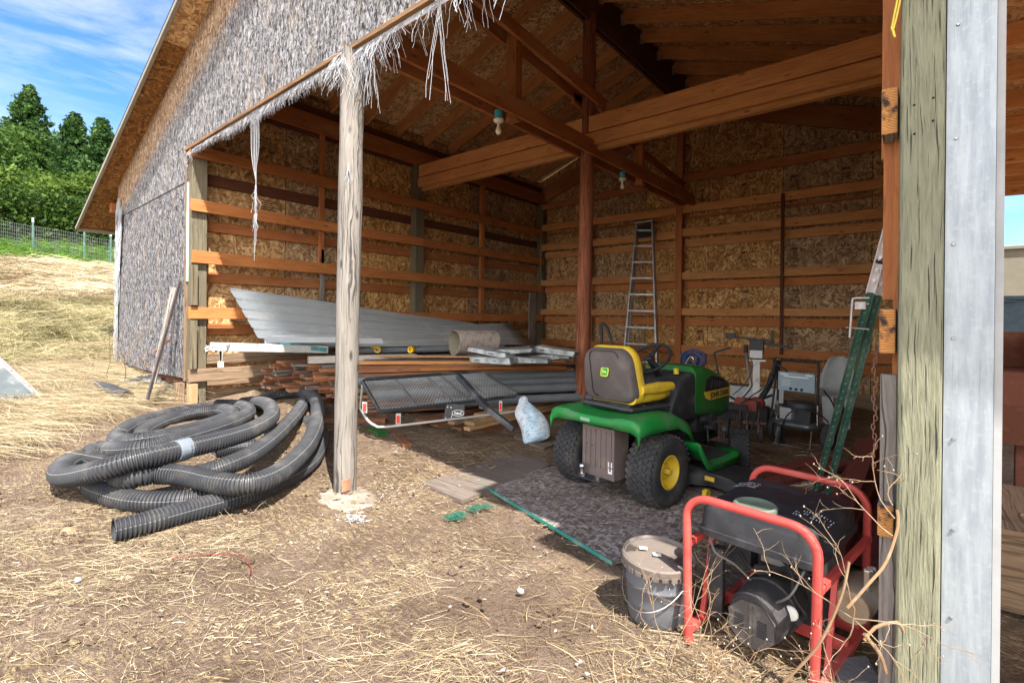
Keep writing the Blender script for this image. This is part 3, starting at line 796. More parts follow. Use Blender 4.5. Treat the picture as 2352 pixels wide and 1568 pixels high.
def wheel(x, y, r, w, tread):
    mb = MB(); sx = 1 if x > 0 else -1
    prof = [(r * .44, -w / 2 * .80), (r * .58, -w / 2 * .96), (r * .80, -w / 2), (r * .93, -w / 2 * .90), (r * .985, -w / 2 * .62), (r, 0), (r * .985, w / 2 * .62),
            (r * .93, w / 2 * .90), (r * .80, w / 2), (r * .58, w / 2 * .96), (r * .44, w / 2 * .80)]
    mb.lathe((x, y, r), prof, 40, 0, (1, 0, 0))
    if tread:
        rows = 6
        for k in range(rows):
            fx = (k + .5) / rows * 2 - 1
            n = 34
            for j in range(n):
                a = 2 * math.pi * (j + (.5 if k % 2 else 0)) / n
                rr = r * (1 - .06 * abs(fx) ** 3)
                c = Vector((x + fx * w * .45, y + math.sin(a) * rr, r + math.cos(a) * rr))
                M = Matrix.Rotation(-a, 3, 'X') @ Matrix.Rotation(R_(24 if k % 2 else -24), 3, 'Z')
                mb.box(c, (w * .155, r * .115, .016), rot=M)
    st_ = Matrix.Translation((x, y, 0)) @ Matrix.Rotation(R_(0 if y < 1 else 27), 4, 'Z') @ Matrix.Translation((-x, -y, 0))
    rot_verts(mb, 0, st_)
    t = part('wheel', mb, M_tyre, mower)
    mb = MB(); rr = r * .46
    mb.lathe((x + sx * w * .36, y, r), [(rr, -.04), (rr + .008, .012), (rr - .005, .016), (rr - .016, .0), (rr - .03, -.035), (rr * .5, -.045), (rr * .42, -.03), (.022, -.03), (.02, .02), (0, .02)], 28, 0, (sx, 0, 0))
    for k in range(5):
        a = k * 1.2566
        mb.cyl((x + sx * w * .30, y + math.sin(a) * rr * .3, r + math.cos(a) * rr * .3), (x + sx * (w * .36 - .012), y + math.sin(a) * rr * .3, r + math.cos(a) * rr * .3), .008, n=6)
    mb.lathe((x - sx * w * .36, y, r), [(rr, .04), (rr + .006, -.01), (rr - .02, .02), (0, .05)], 24, 0, (sx, 0, 0))
    rot_verts(mb, 0, st_)
    part('rim', mb, M_yel, t)
for sx in (-1, 1):
    wheel(sx * .345, 0, .254, .225, True)
    wheel(sx * .36, 1.22, .185, .16, True)
# fender pan as an open loft
rings = []
for y, dz, dw in ((-.36, -.085, -.02), (-.365, -.03, -.005), (-.35, -.005, 0), (-.25, .005, .0), (-.1, .005, 0), (.1, .0, 0), (.25, -.02, 0), (.33, -.05, 0)):
    r = []
    for x, z in ((-.475, .46), (-.478, .50), (-.46, .545), (-.40, .565), (-.28, .565), (-.2, .55), (0, .545), (.2, .55), (.28, .565), (.40, .565), (.46, .545), (.478, .50), (.475, .46)):
        zz_ = z + dz
        if abs(x) > .25 and y > .2: zz_ -= (y - .2) * .9
        if y < -.34 and abs(x) < .22: zz_ += .02 if dz < -.05 else 0
        r.append((x * (1 + dw * 2), y, zz_))
    rings.append(r)
mb = MB(); mb.loft(rings, closed=False, caps=False)
o = part('fender_pan', mb, M_green, mower); q = o.modifiers.new('s', 'SOLIDIFY'); q.thickness = .012
for sx in (-1, 1):   # fender fronts sweeping down to the footrests
    rings = []
    for y, z in ((.30, .40), (.36, .32), (.42, .255), (.52, .225), (.70, .22), (.88, .225), (.95, .25)):
        rings.append([(sx * .485, y, z - .05), (sx * .49, y, z), (sx * .47, y, z + .012), (sx * .30, y, z + .006)])
    mb = MB(); mb.loft(rings, closed=False, caps=False)
    o = part('footrest', mb, M_green, mower); q = o.modifiers.new('s', 'SOLIDIFY'); q.thickness = .012
    mb = MB(); mb.box((sx * .37, .68, .245), (.16, .40, .012))
    for k in range(10): mb.box((sx * .37, .51 + k * .037, .252), (.15, .012, .006))
    part('foot_mat', mb, M_blk, mower)
# decal strip on the fender, battery cap
mb = MB()
for k in range(4): mb.beam((-.06, -.3765 + .0, .505 + k * .006), (.03, -.3765, .503 + k * .006), .001, .002)
part('fender_decal', mb, plain('pale_decal', (.6, .8, .62), .5), mower)
# rear ribbed cover and hitch
mb = MB(); mb.box((-.02, -.20, .33), (.29, .17, .36))
for k in range(6): mb.box((-.135 + k * .046, -.288, .35), (.016, .012, .27))
for k in range(4): mb.box((-.12 + (k if k < 2 else k + 1.3) * .05, -.2875, .375 - k * .006), (.014, .006, .006), 1)
part('rear_cover', mb, [M_mud, M_blk2], mower, .006)
mb = MB(); mb.box((-.05, -.31, .145), (.24, .12, .012)); mb.box((.1, -.25, .22), (.012, .02, .16))
hp = part('hitch_plate', mb, M_blk, mower, .003)
mb = MB(); mb.cyl((-.12, -.335, .15), (-.12, -.335, .195), .016); mb.ball((-.12, -.335, .215), .025); mb.cyl((-.12, -.335, .15), (-.12, -.335, .168), .028, n=6)
part('hitch_ball', mb, M_chrome, hp)
mb = MB(); mb.cyl((0.02, -.335, .15), (0.02, -.335, .168), .02, n=6); part('hitch_nut', mb, M_chrome, hp)
mb = MB(); mb.box((.095, -.290, .262), (.035, .002, .036)); mb.box((.095, -.290, .216), (.035, .002, .036))
part('warning_label', mb, plain('label_white', (.7, .7, .72), .5), mower)
# chassis and transmission
mb = MB(); mb.box((0, .55, .32), (.34, 1.35, .10)); mb.box((0, 0, .27), (.26, .22, .2)); mb.cyl((-.3, 0, .254), (.3, 0, .254), .03); mb.cyl((-.3, 1.22, .2), (.3, 1.22, .2), .025)
mb.box((0, .62, .2), (.5, .12, .03)); mb.box((0, .42, .42), (.44, .3, .14))
part('chassis', mb, M_blk2, mower, .004)
# mowing deck
mb = MB(); rg = []
for r_, z in ((1.0, .07), (1.0, .14), (.93, .17), (.5, .185)):
    rg.append([(.52 * r_ * math.copysign(abs(math.cos(a)) ** .6, math.cos(a)), .66 + .30 * r_ * math.copysign(abs(math.sin(a)) ** .7, math.sin(a)), z) for a in [6.2832 * j / 32 for j in range(32)]])
mb.loft(rg)
dk = part('mower_deck', mb, M_blk, mower)
mb = MB(); mb.loft([[(.47, .48, .07), (.47, .86, .07), (.47, .86, .17), (.47, .48, .17)], [(.62, .50, .05), (.62, .90, .05), (.62, .90, .14), (.62, .50, .15)], [(.74, .54, .03), (.74, .92, .03), (.74, .92, .07), (.74, .54, .08)]], sm=False)
part('discharge_chute', mb, M_blk, dk, .005)
mb = MB(); mb.box((.52, .40, .15), (.07, .015, .03)); mb.cyl((.49, .38, .04), (.52, .38, .04), .035, n=20); part('deck_bracket', mb, M_yel, dk)
# seat: back shell, cushion
mb = MB(); rg = []
def rrect(w, h, r, n=6):
    out = []
    for cx, cy, a0 in ((w / 2 - r, h / 2 - r, 0), (-w / 2 + r, h / 2 - r, 90), (-w / 2 + r, -h / 2 + r, 180), (w / 2 - r, -h / 2 + r, 270)):
        for j in range(n + 1):
            a = R_(a0 + 90 * j / n); out.append((cx + r * math.cos(a), cy + r * math.sin(a)))
    return out
def seat_ring(s, y, dz=0):
    out = []
    for x, z in rrect(.44 * s, .40 * s, .10 * s):
        out.append((x * (1 - .10 * (z / .2)), y + (-z * .16), .82 + dz + z))
    return out
SX = -.02
mb.loft([seat_ring(.90, -.205), seat_ring(.97, -.185), seat_ring(1., -.15), seat_ring(1., -.135)])
for v in range(len(mb.v)): mb.v[v] = (mb.v[v][0] + SX, mb.v[v][1], mb.v[v][2])
st = part('seat_back', mb, M_seat, mower)
mb = MB(); mb.loft([seat_ring(1.0, -.134), seat_ring(1.05, -.11, .005), seat_ring(1.05, -.07, .005), seat_ring(.97, -.045)])
rg = []
for y, w, z0, z1 in ((-.14, .44, .62, .71), (0, .47, .625, .72), (.18, .47, .625, .715), (.30, .44, .63, .71), (.33, .38, .64, .695)):
    rg.append([(x, y, (z0 + z1) / 2 + z) for x, z in rrect(w, z1 - z0, .04)])
mb.loft(rg)
mb.loft([[(x * .0 + .225 + x, y, .725 + z) for x, z in rrect(.07, .09 - abs(y - .1) * .12, .03)] for y in (-.1, 0, .12, .24, .30)])
mb.loft([[(-.225 + x, y, .725 + z) for x, z in rrect(.07, .09 - abs(y - .1) * .12, .03)] for y in (-.1, 0, .12, .24, .30)])
for v in range(len(mb.v)): mb.v[v] = (mb.v[v][0] + SX, mb.v[v][1], mb.v[v][2])
part('seat_cushion', mb, M_yel, mower)
mb = MB(); mb.tube([(SX - .2, -.2, .60), (SX + .2, -.16, .585), (SX + .24, .25, .585)], .018, 8); mb.box((SX, .05, .60), (.36, .42, .03))
mb.cyl((-.1, .0, .56), (-.1, .0, .61), .025); mb.cyl((.16, .02, .56), (.16, .02, .61), .025); mb.cyl((SX - .24, -.12, .62), (SX - .18, -.1, .62), .05)
part('seat_frame', mb, M_blk, mower, .004)
mb = MB(); mb.tube([(SX + x, -.2135 + .0 - z * .17, .83 + z) for x, z in rrect(.26, .34, .05)[:21]], .003, 4)
part('seat_seam', mb, M_blk2, st)
# deer badge: rounded yellow shield, green field, leaping animal
Ms = Matrix.Translation((SX - .0, -.2155 - .0, .845)) @ Matrix.Rotation(R_(-9), 4, 'X') @ Matrix.Rotation(R_(90), 4, 'X')
def flat(pts, z, mb, m):
    a = [Ms @ Vector((x, y, z)) for x, y in pts]; mb.prism(a, Ms.to_3x3() @ Vector((0, 0, .001)), m)
mb = MB(); flat(rrect(.070, .068, .018), .002, mb, 0); flat(rrect(.058, .056, .014), .0035, mb, 1)
deer = [(-.020, .000), (-.010, .006), (.000, .004), (.008, .005), (.012, .012), (.009, .018), (.013, .020), (.016, .014), (.022, .013), (.022, .010), (.017, .008), (.013, -.001), (.021, -.010), (.018, -.012), (.008, -.004), (-.004, -.004), (-.012, -.006), (-.020, -.014), (-.023, -.013), (-.016, -.004)]
flat([(-x, y) for x, y in deer][::-1], .005, mb, 0)
part('deer_badge', mb, [plain('badge_yellow', (.80, .75, .05), .5), plain('badge_green', (.03, .30, .05), .5)], st)
# cowl, steering
mb = MB(); rg = []
for y, w, z1 in ((.36, .40, .50), (.42, .46, .66), (.50, .46, .755), (.64, .47, .80), (.74, .47, .80)):
    rg.append([(x, y, .40 + (z1 - .40) / 2 + z) for x, z in rrect(w, z1 - .40, .05)])
mb.loft(rg)
part('dash_cowl', mb, M_blk, mower)
mb = MB(); mb.cyl((0, .55, .74), (0, .40, .90), .03, .022); sc_ = part('steering_column', mb, M_blk2, mower)
mb = MB(); Ms2 = Matrix.Translation((0, .39, .915)) @ Matrix.Rotation(R_(38), 4, 'X')
mb.tube([Ms2 @ Vector((.175 * math.cos(a), .175 * math.sin(a), 0)) for a in [6.2832 * j / 32 for j in range(32)]], .013, 8, closed=True)
for a in (R_(90), R_(215), R_(325)): mb.beam(Ms2 @ Vector((0, 0, -.008)), Ms2 @ Vector((.17 * math.cos(a), .17 * math.sin(a), 0)), .045, .012, w2=.03)
mb.ball(Ms2 @ Vector((0, 0, -.005)), .04, (1, 1, .6))
part('steering_wheel', mb, M_blk2, sc_)
mb = MB(); mb.cyl((.15, .55, .79), (.15, .55, .835), .022, n=12); part('choke_knob', mb, M_yel, mower)
mb = MB(); mb.cyl((-.16, .46, .74), (-.16, .44, .83), .02, n=10); part('throttle_lever', mb, plain('orange_plastic', (.8, .22, .03), .5), mower)
# hood
mb = MB(); rg = []
for y, w, z0, z1, r in ((.70, .48, .42, .845, .07), (.82, .50, .42, .85, .08), (1.0, .49, .38, .82, .09), (1.18, .46, .36, .765, .09), (1.32, .42, .36, .70, .09), (1.41, .36, .38, .62, .08), (1.44, .28, .42, .55, .05)):
    rg.append([(x, y, (z0 + z1) / 2 + z) for x, z in rrect(w, z1 - z0, r)])
mb.loft(rg)
hd = part('hood', mb, M_green2, mower)
for sx in (1, -1):
    mb = MB(); xo = sx * .2535
    top = [(.82, .64), (.84, .73), (.93, .76), (1.12, .735), (1.26, .69), (1.32, .635)]
    bot = [(1.32, .60), (.83, .60)]
    mb.prism([(xo - sx * (max(0, y - .95) * .085), y, z) for y, z in top + bot], (.003 * sx, 0, 0))
    vt = part('hood_vent', mb, M_blk2, hd)
    mb = MB()
    for k in range(7): mb.beam((xo + sx * .002 - sx * max(0, k * .05 - .03) * .085, .94 + k * .05, .655), (xo + sx * .002 - sx * max(0, k * .05 - .03) * .085, .95 + k * .05, .72 - k * .006), .006, .018)
    part('vent_louvre', mb, M_blk, hd)
    mb = MB()
    band = [(.80, .632), (1.335, .632), (1.325, .562), (.90, .556), (.83, .58)]
    mb.prism([(xo + sx * .003 - sx * (max(0, y - .95) * .085), y, z) for y, z in band], (.003 * sx, 0, 0))
    part('brand_band', mb, M_yel, hd)
    if sx > 0:
        M = Matrix.Translation((.2535 + .0090 - .085 * .14, 1.09, .597)) @ Matrix.Rotation(R_(90 + 4.9), 4, 'Z') @ Matrix.Rotation(R_(90), 4, 'X')
        text_mesh("JOHN DEERE", .068, M, M_blk2, hd, 'brand_lettering', .0012, sx=1.0)
mb = MB(); mb.box((.12, .9, .36), (.2, .3, .12)); mb.cyl((.25, .92, .34), (.30, .92, .34), .04); mb.cyl((.24, .8, .40), (.29, .8, .42), .03); mb.box((.22, 1.0, .40), (.05, .1, .06))
mb.cyl((.34, .72, .25), (.32, .74, .37), .008); mb.box((.35, .72, .375), (.07, .05, .02)); mb.cyl((.40, .86, .25), (.40, .86, .33), .012); mb.ball((.40, .86, .34), .028)
part('engine', mb, M_blk, mower)

for o_ in mower.children:
    k_ = o_.name.split('.')[0]
    if k_ in ('fender_pan', 'fender_decal', 'seat_back', 'seat_cushion', 'seat_frame', 'dash_cowl', 'steering_column', 'choke_knob', 'throttle_lever', 'hood', 'engine'): o_.location.z += .085
    if k_ in ('seat_back', 'seat_cushion', 'seat_frame'): o_.location.x += .05
    if k_ in ('rear_cover', 'hitch_plate', 'warning_label'): o_.location.x += .05; o_.location.z += .03
    if k_ == 'fender_pan': o_.scale.x = .86; o_.location.x = .03
# ---- portable generator
M_gred = plain('faded_red_paint', (.46, .055, .045), .5, dirt=(.52, .13, .10), dscale=5)
M_tank = plain('black_tank', (.014, .015, .019), .5, dirt=(.045, .045, .05), dscale=9)
M_dust = plain('dusty_black_steel', (.028, .026, .028), .7, dirt=(.11, .09, .08), dscale=11)
gen = thing('portable_generator', 'portable generator with red tube frame and black tank by the near post', 'generator', (6.278, .275, 0), R_(-8), local=True)
def uframe(y):
    P_ = [(-.228, y, .0), (-.235, y, .25), (-.240, y, .50)]
    for j in range(7): a = R_(180 - 90 * j / 6); P_.append((-.15 + .09 * math.cos(a), y, .515 + .09 * math.sin(a)))
    for j in range(7): a = R_(90 - 90 * j / 6); P_.append((.15 + .09 * math.cos(a), y, .515 + .09 * math.sin(a)))
    P_ += [(.237, y, .25), (.228, y, .0)]
    mb = MB(); Q = [Vector(p) for p in P_]
    rings = []
    for i, p in enumerate(Q):
        t = (Q[min(i + 1, len(Q) - 1)] - Q[max(i - 1, 0)]).normalized(); nn_ = t.cross(Vector((0, 1, 0)))
        h = .0140
        rings.append([p + nn_ * a * h + Vector((0, b * h, 0)) for a, b in ((-1, -.7), (-.7, -1), (.7, -1), (1, -.7), (1, .7), (.7, 1), (-.7, 1), (-1, .7))])
    mb.loft(rings)
    return part('tube_frame', mb, M_gred, gen)
uframe(-.325); uframe(.325)
mb = MB()
for sx in (-1, 1):
    mb.beam((sx * .24, -.325, .40), (sx * .245, .325, .40), .025, .025); mb.beam((sx * .24, -.325, .04), (sx * .24, .325, .04), .03, .03)
    mb.beam((sx * .235, -.20, .04), (sx * .235, -.1, .40), .02, .02)
mb.beam((-.24, .05, .05), (.24, .05, .05), .03, .05); mb.beam((-.24, .22, .05), (.24, .22, .05), .03, .05); mb.beam((-.1, .2, .05), (-.1, .2, .36), .03, .01)
part('frame_rail', mb, M_gred, gen, .003)
mb = MB(); rg = []
for z, w, d, r in ((.435, .43, .53, .02), (.44, .44, .55, .03), (.465, .444, .552, .032), (.468, .430, .54, .032), (.535, .424, .535, .04), (.555, .415, .52, .045), (.566, .39, .50, .05), (.570, .34, .46, .05)):
    rg.append([(x, y, z) for x, y in rrect(w, d, r)])
mb.loft(rg)
tk = part('fuel_tank', mb, M_tank, gen)
mb = MB(); mb.lathe((-.03, -.17, .565), [(.082, -.01), (.082, .018), (.074, .024), (.066, .018), (.06, .014), (0, .014)], 32)
part('tank_cap', mb, plain('faded_green_cap', (.10, .13, .095), .65, dirt=(.16, .18, .14)), tk)
mb = MB(); rr_ = random.Random(5)
for cx_, cy_, w_ in ((-.17, .13, .1), (.16, -.06, .13)):
    for row in range(3):
        for k in range(13):
            if rr_.random() < .8: mb.box((cx_ - w_ / 2 + k * w_ / 13, cy_ - row * .03, .5725 if abs(cx_) < .15 else .5735), (.0025, .018 * rr_.uniform(.5, 1), .001))
for v in range(len(mb.v)):
    x, y, z = mb.v[v]; mb.v[v] = (x, y, z - max(0, (abs(x) - .17)) * .35 + .0006)
part('tank_lettering', mb, plain('pale_print', (.55, .55, .58), .6), tk)
mb = MB(); mb.lathe((.0, -.09, .165), [(.0, -.16), (.09, -.16), (.098, -.15), (.104, -.12), (.106, -.03), (.113, -.025), (.113, .05), (.104, .06), (.10, .2), (0, .2)], 28, 0, (0, 1, 0))
al = part('alternator', mb, M_dust, gen)
mb = MB()
pts = [(-.005 + .092 * math.cos(a), -.252, .150 + .092 * math.sin(a)) for a in [R_(22.5 + 45 * k) for k in range(8)]]
mb.prism(pts, (0, -.014, 0))
for k in range(8): a = R_(22.5 + 45 * k); mb.cyl((-.005 + .082 * math.cos(a), -.266, .150 + .082 * math.sin(a)), (-.005 + .082 * math.cos(a), -.271, .150 + .082 * math.sin(a)), .006, n=6)
mb.beam((-.005, -.268, .065), (-.005, -.268, .235), .012, .006, (0, 1, 0))
part('end_cover', mb, plain('dusty_cover', (.07, .06, .056), .7, dirt=(.20, .18, .16), dscale=20), al, .004)
mb = MB()
for sx in (-1, 1):
    for k in range(8): mb.box((-.005 + sx * .042, -.267, .12 + k * .008), (.036, .003, .0035))
part('cooling_slot', mb, M_blk2, al)
mb = MB(); mb.box((.03, .15, .18), (.26, .22, .24)); mb.box((.06, .02, .33), (.12, .10, .10))
for k in range(6): mb.box((.07, .02, .29 + k * .016), (.15, .13, .005))
mb.cyl((.02, -.02, .30), (-.08, -.04, .27), .012); mb.cyl((.12, -.08, .17), (.12, -.14, .17), .012)
eg = part('engine', mb, M_dust, gen, .004)
mb = MB(); mb.box((-.0, -.04, .36), (.11, .01, .10)); part('heat_shield', mb, plain('grey_shield', (.3, .3, .31), .4, .6), gen, .002)
mb = MB(); mb.lathe((.10, -.155, .20), [(0, -.01), (.026, -.008), (.028, 0), (.02, .008), (0, .008)], 18, 0, (0, 1, 0)); part('fuel_knob', mb, M_whitep, gen)
mb = MB(); mb.lathe((.285, -.02, .29), [(0, -.10), (.058, -.10), (.065, -.09), (.065, .09), (.058, .10), (0, .1)], 22, 0, (0, 1, 0)); part('muffler', mb, plain('tan_muffler', (.34, .28, .2), .5, .5, dirt=(.25, .14, .08)), gen)
mb = MB()
for k in range(5): mb.box((.32, -.05 + k * .022, .35), (.02 + .01 * (k % 2), .012, .13 - k * .008))
part('muffler_guard', mb, plain('stainless_guard', (.5, .5, .47), .3, .9), gen, .003)
mb = MB(); mb.box((-.17, .1, .32), (.12, .22, .16)); mb.box((-.2, -.14, .20), (.06, .05, .30), rz=.2); part('control_box', mb, M_dust, gen, .004)
mb = MB(); mb.tube(cat_rom([(.03, -.1, .38), (.09, -.12, .34), (.10, -.13, .26), (.14, -.12, .2)], .02), .006, 6); mb.tube(cat_rom([(-.12, -.1, .34), (-.05, -.14, .30), (0.0, -.12, .31), (.06, -.06, .33)], .02), .009, 6)
part('hose', mb, M_blk2, gen)

mb = MB()
for k in range(9): mb.box((.10, .02 + k * .022, .33), (.15, .006, .13))
mb.cyl((.03, .10, .30), (.03, .28, .30), .05); mb.box((-.08, .18, .30), (.10, .14, .12)); mb.tube(cat_rom([(-.05, -.16, .27), (-.1, -.2, .33), (-.17, -.22, .36), (-.2, -.2, .42)], .02), .005, 5); mb.tube(cat_rom([(.05, -.2, .23), (.12, -.22, .30), (.16, -.2, .40)], .02), .005, 5)
part('cylinder_block', mb, plain('cast_alloy', (.20, .20, .20), .5, .6, dirt=(.10, .09, .08), dscale=12), gen)
# ---- bucket with a rusted lid and wire bail
M_bkt = plain('grey_bucket_plastic', (.095, .10, .115), .5, dirt=(.17, .17, .17), dscale=4)
bc = un(1507, 1452, Z=0.0); bc = Vector((bc.x - .055, bc.y + .125, 0))
bk = thing('bucket', 'dented grey bucket with a loose rust stained lid beside the generator', 'bucket', tuple(bc))
tilt = Matrix.Translation(bc) @ Matrix.Diagonal((1.0, 1.0, .84, 1)) @ Matrix.Rotation(R_(3), 4, 'Y') @ Matrix.Rotation(R_(3), 4, 'X') @ Matrix.Translation(-bc)
mb = MB(); mb.lathe(bc, [(0, 0), (.118, 0), (.124, .01), (.132, .12), (.137, .20), (.141, .205), (.141, .212), (.137, .217), (.142, .30), (.148, .305), (.150, .335), (.145, .335), (.14, .30), (.12, .02), (0, .02)], 40)
rot_verts(mb, 0, tilt)
bd = part('bucket_body', mb, M_bkt, bk)
mb = MB(); mb.lathe(bc + Vector((-.004, 0, 0)), [(.158, .305), (.160, .338), (.153, .346), (.146, .338), (.142, .330), (.0, .334)], 40)
for j in range(26):
    a = j * 6.2832 / 26; mb.box(bc + Vector((-.004 + .158 * math.cos(a), .158 * math.sin(a), .300)), (.006, .026, .022), rz=a)
rot_verts(mb, 0, tilt)
t = NT('rust_stained_lid', .75); p = t.obj()
t.col(t.mix(t.ramp(t.noise(p, 5, 5), [(.46, 0), (.52, 1)]), (.15, .12, .10), (.045, .03, .024))); t.bump(t.noise(p, 30, 4), .004)
part('lid', mb, t.mat, bk)
mb = MB(); mb.tube([tilt @ (bc + Vector((.152 * math.cos(a), .152 * math.sin(a) * 1.0, .27 - .17 * math.sin((a - R_(165)) / R_(180) * math.pi) if True else 0))) for a in [R_(165 + 10 * k) for k in range(19)]], .003, 6)
part('wire_bail', mb, M_chrome, bk)
mb = MB()
for (x, y) in ((-.07, -.01), (.0, -.02)): mb.box(bc + Vector((x, y, .3455)), (.035, .025, .001), rz=.5)
rot_verts(mb, 0, tilt)
part('paint_fleck', mb, M_whitep, bk)

# ---- strand board under the mower, grey floor boards
OSB_floor = osb('dirty_floor_board', [(.09, .06, .048), (.19, .145, .12), (.29, .245, .22), (.46, .43, .41)], 1.5, joints=False, dark=.3)
A, B_, C_, D_ = un(1105, 1110, Z=.035), un(1408, 1290, Z=.03), Vector((6.15, 2.6, .03)), Vector((4.55, 3.15, .03))
mb = MB(); mb.prism([A, B_, C_, D_], (0, 0, -.018))
u_, v_ = (B_ - A).normalized(), Vector((-(B_ - A).y, (B_ - A).x, 0)).normalized()
mb.uv[1] = [((Vector(p) - A).dot(u_), (Vector(p) - A).dot(v_)) for p in (A, B_, C_, D_)]
solo('strand_board_sheet', mb, OSB_floor, 'worn strand board sheet lying on the dirt under the mower', 'board sheet')
mb = MB(); mb.beam(A + Vector((0, 0, -.006)) - v_ * .004, B_ + Vector((0, 0, -.006)) - v_ * .004, .006, .022)

sheet_edge = part('painted_edge', mb, plain('teal_edge_paint', (.03, .20, .16), .6, dirt=(.25, .32, .28)), [o for o in bpy.data.objects if o.name == 'strand_board_sheet'][0])
def flatboard(name, pts, th, mat, label, cat, group=None, zc=None):
    mb = MB(); mb.prism(pts, (0, 0, -th))
    a = Vector(pts[0]); L = (Vector(pts[-1]) - a).normalized(); Wd = Vector((-L.y, L.x, 0))
    mb.uv[1] = [((Vector(p) - a).dot(L), (Vector(p) - a).dot(Wd)) for p in pts]
    return solo(name, mb, mat, label, cat, group, bev=.003)
W_floorb = wood('grey_floor_board', (.10, .078, .065), (.23, .185, .155), .3, .2, .3)
flatboard('floor_board', [un(970, 1108, Z=.04), un(1062, 1148, Z=.035), un(1265, 1066, Z=.035), un(1180, 1040, Z=.04)], .03, W_floorb, 'wide grey board lying on the dirt, left of the sheet under the mower', 'board')
flatboard('floor_board', [un(1180, 1000, Z=.06), un(1250, 1030, Z=.04), un(1290, 1010, Z=.04), un(1230, 985, Z=.06)], .03, W_floorb, 'short brown board on the dirt by the left rear wheel of the mower', 'board')

a, b = un(1652, 905, Y=5.9), un(1800, 918, Y=5.9)
mb = MB(); mb.beam(a, b, .03, .30, (0, .25, 1)); solo('door_slab', mb, plain('dusty_white_panel', (.42, .44, .46), .5, dirt=(.25, .24, .24)), 'long low white slab standing on edge on the floor behind the tiller', 'slab', bev=.004)
# ---- steel fence posts leaning on the right wall
M_tp = plain('fence_post_green', (.05, .125, .095), .5, dirt=(.17, .26, .21), dscale=5, dlo=.45); M_tpw = plain('fence_post_white', (.75, .73, .74), .5)
def tpost(a, b, lab):
    a, b = Vector(a), Vector(b); d = (b - a).normalized(); L = (b - a).length
    th = thing('fence_post', lab, 'fence post', tuple(a), group='steel posts leaning on the right wall')
    sd = Vector((1, .1, 0)); sd = (sd - d * sd.dot(d)).normalized(); fr = d.cross(sd)
    if fr.y > 0: fr = -fr
    split = L - .34
    for s0, s1, mt, nm in ((0, split, M_tp, 'post_shaft'), (split, L, M_tpw, 'white_tip')):
        mb = MB(); p, q = a + d * s0, a + d * s1
        mb.beam(p, q, .028, .004, fr)
        mb.beam(p - fr * .016, q - fr * .016, .004, .030, fr)
        k = .06
        while s0 + k < s1:
            c = a + d * (s0 + k) + fr * .008
            mb.box(c, (.010, .010, .014), rot=Matrix((sd, fr, d)).transposed()); k += .055
        for sg in (-1, 1): mb.beam(p + sd * sg * .0135 + fr * .004, q + sd * sg * .0135 + fr * .004, .004, .008, fr)
        part(nm, mb, mt, th)
    return th
tpost((6.16, 1.62, 0), (6.645, .20, 1.70), 'green steel post with white tip, left one of the pair leaning on the right wall')
tpost((6.235, 1.55, 0), (6.66, .25, 1.70), 'green steel post with white tip, right one of the pair leaning on the right wall')
mb = MB(); c = un(2046, 604, Y=.33); mb.tube([c + Vector((.04 * math.cos(a), .03 * math.sin(a), -.012 * math.cos(a))) for a in [6.2832 * j / 16 for j in range(16)]], .0125, 6, closed=True)
solo('tape_band', mb, plain('black_tape', (.012, .014, .03), .4), 'black tape band tied round the white tips of the fence posts', 'tape')

# ---- chain and gate hook on the right girts
M_rust = plain('brown_rust', (.17, .085, .05), .85, dirt=(.28, .15, .08), dscale=20)
M_oldst = plain('old_steel', (.32, .30, .29), .5, .8, dirt=(.2, .13, .09), dscale=20)
mb = MB()
for i in range(26):
    c = Vector((6.615 + .004 * math.sin(i), .03, 1.24 - i * .0160)); ax = i % 2
    mb.tube([c + Vector(((.0050 if ax else 0) * math.cos(a), (0 if ax else .0050) * math.cos(a), .0108 * math.sin(a))) for a in [6.2832 * j / 10 for j in range(10)]], .0019, 5, closed=True)
solo('rusty_chain', mb, M_rust, 'rusty chain hanging below the middle girt end beside the near post', 'chain')
mb = MB(); mb.tube(cat_rom([(6.60, -.01, 1.405), (6.56, -.01, 1.405), (6.553, -.01, 1.395), (6.55, -.01, 1.34), (6.546, -.01, 1.27)], .01), .004, 6)
mb.tube([(6.60, -.005, 1.30), (6.535, -.005, 1.305)], .0025, 5); mb.tube([(6.60, -.005, 1.385), (6.545, -.005, 1.385)], .0025, 5); mb.box((6.575, .0, 1.38), (.03, .02, .025))
solo('gate_hook', mb, M_oldst, 'bent steel gate hook fixed to the middle girt end', 'hook')
mb = MB(); mb.tube(cat_rom([(6.655, -.085, 2.25), (6.67, -.09, 2.34), (6.695, -.085, 2.47), (6.70, -.085, 2.62), (6.715, -.08, 2.75), (6.72, -.08, 2.95)], .03), .0030, 6)
mb.tube(cat_rom([(6.66, -.085, 2.25), (6.676, -.09, 2.33), (6.69, -.09, 2.46), (6.705, -.085, 2.58), (6.735, -.085, 2.72), (6.76, -.08, 2.95)], .03), .0028, 6)
mb.tube(cat_rom([(6.655, -.086, 2.26), (6.664, -.09, 2.22), (6.66, -.086, 2.245)], .01), .003, 6)
solo('yellow_rope', mb, plain('yellow_poly_rope', (.62, .50, .06), .6), 'yellow twisted rope hanging down the near post', 'rope')

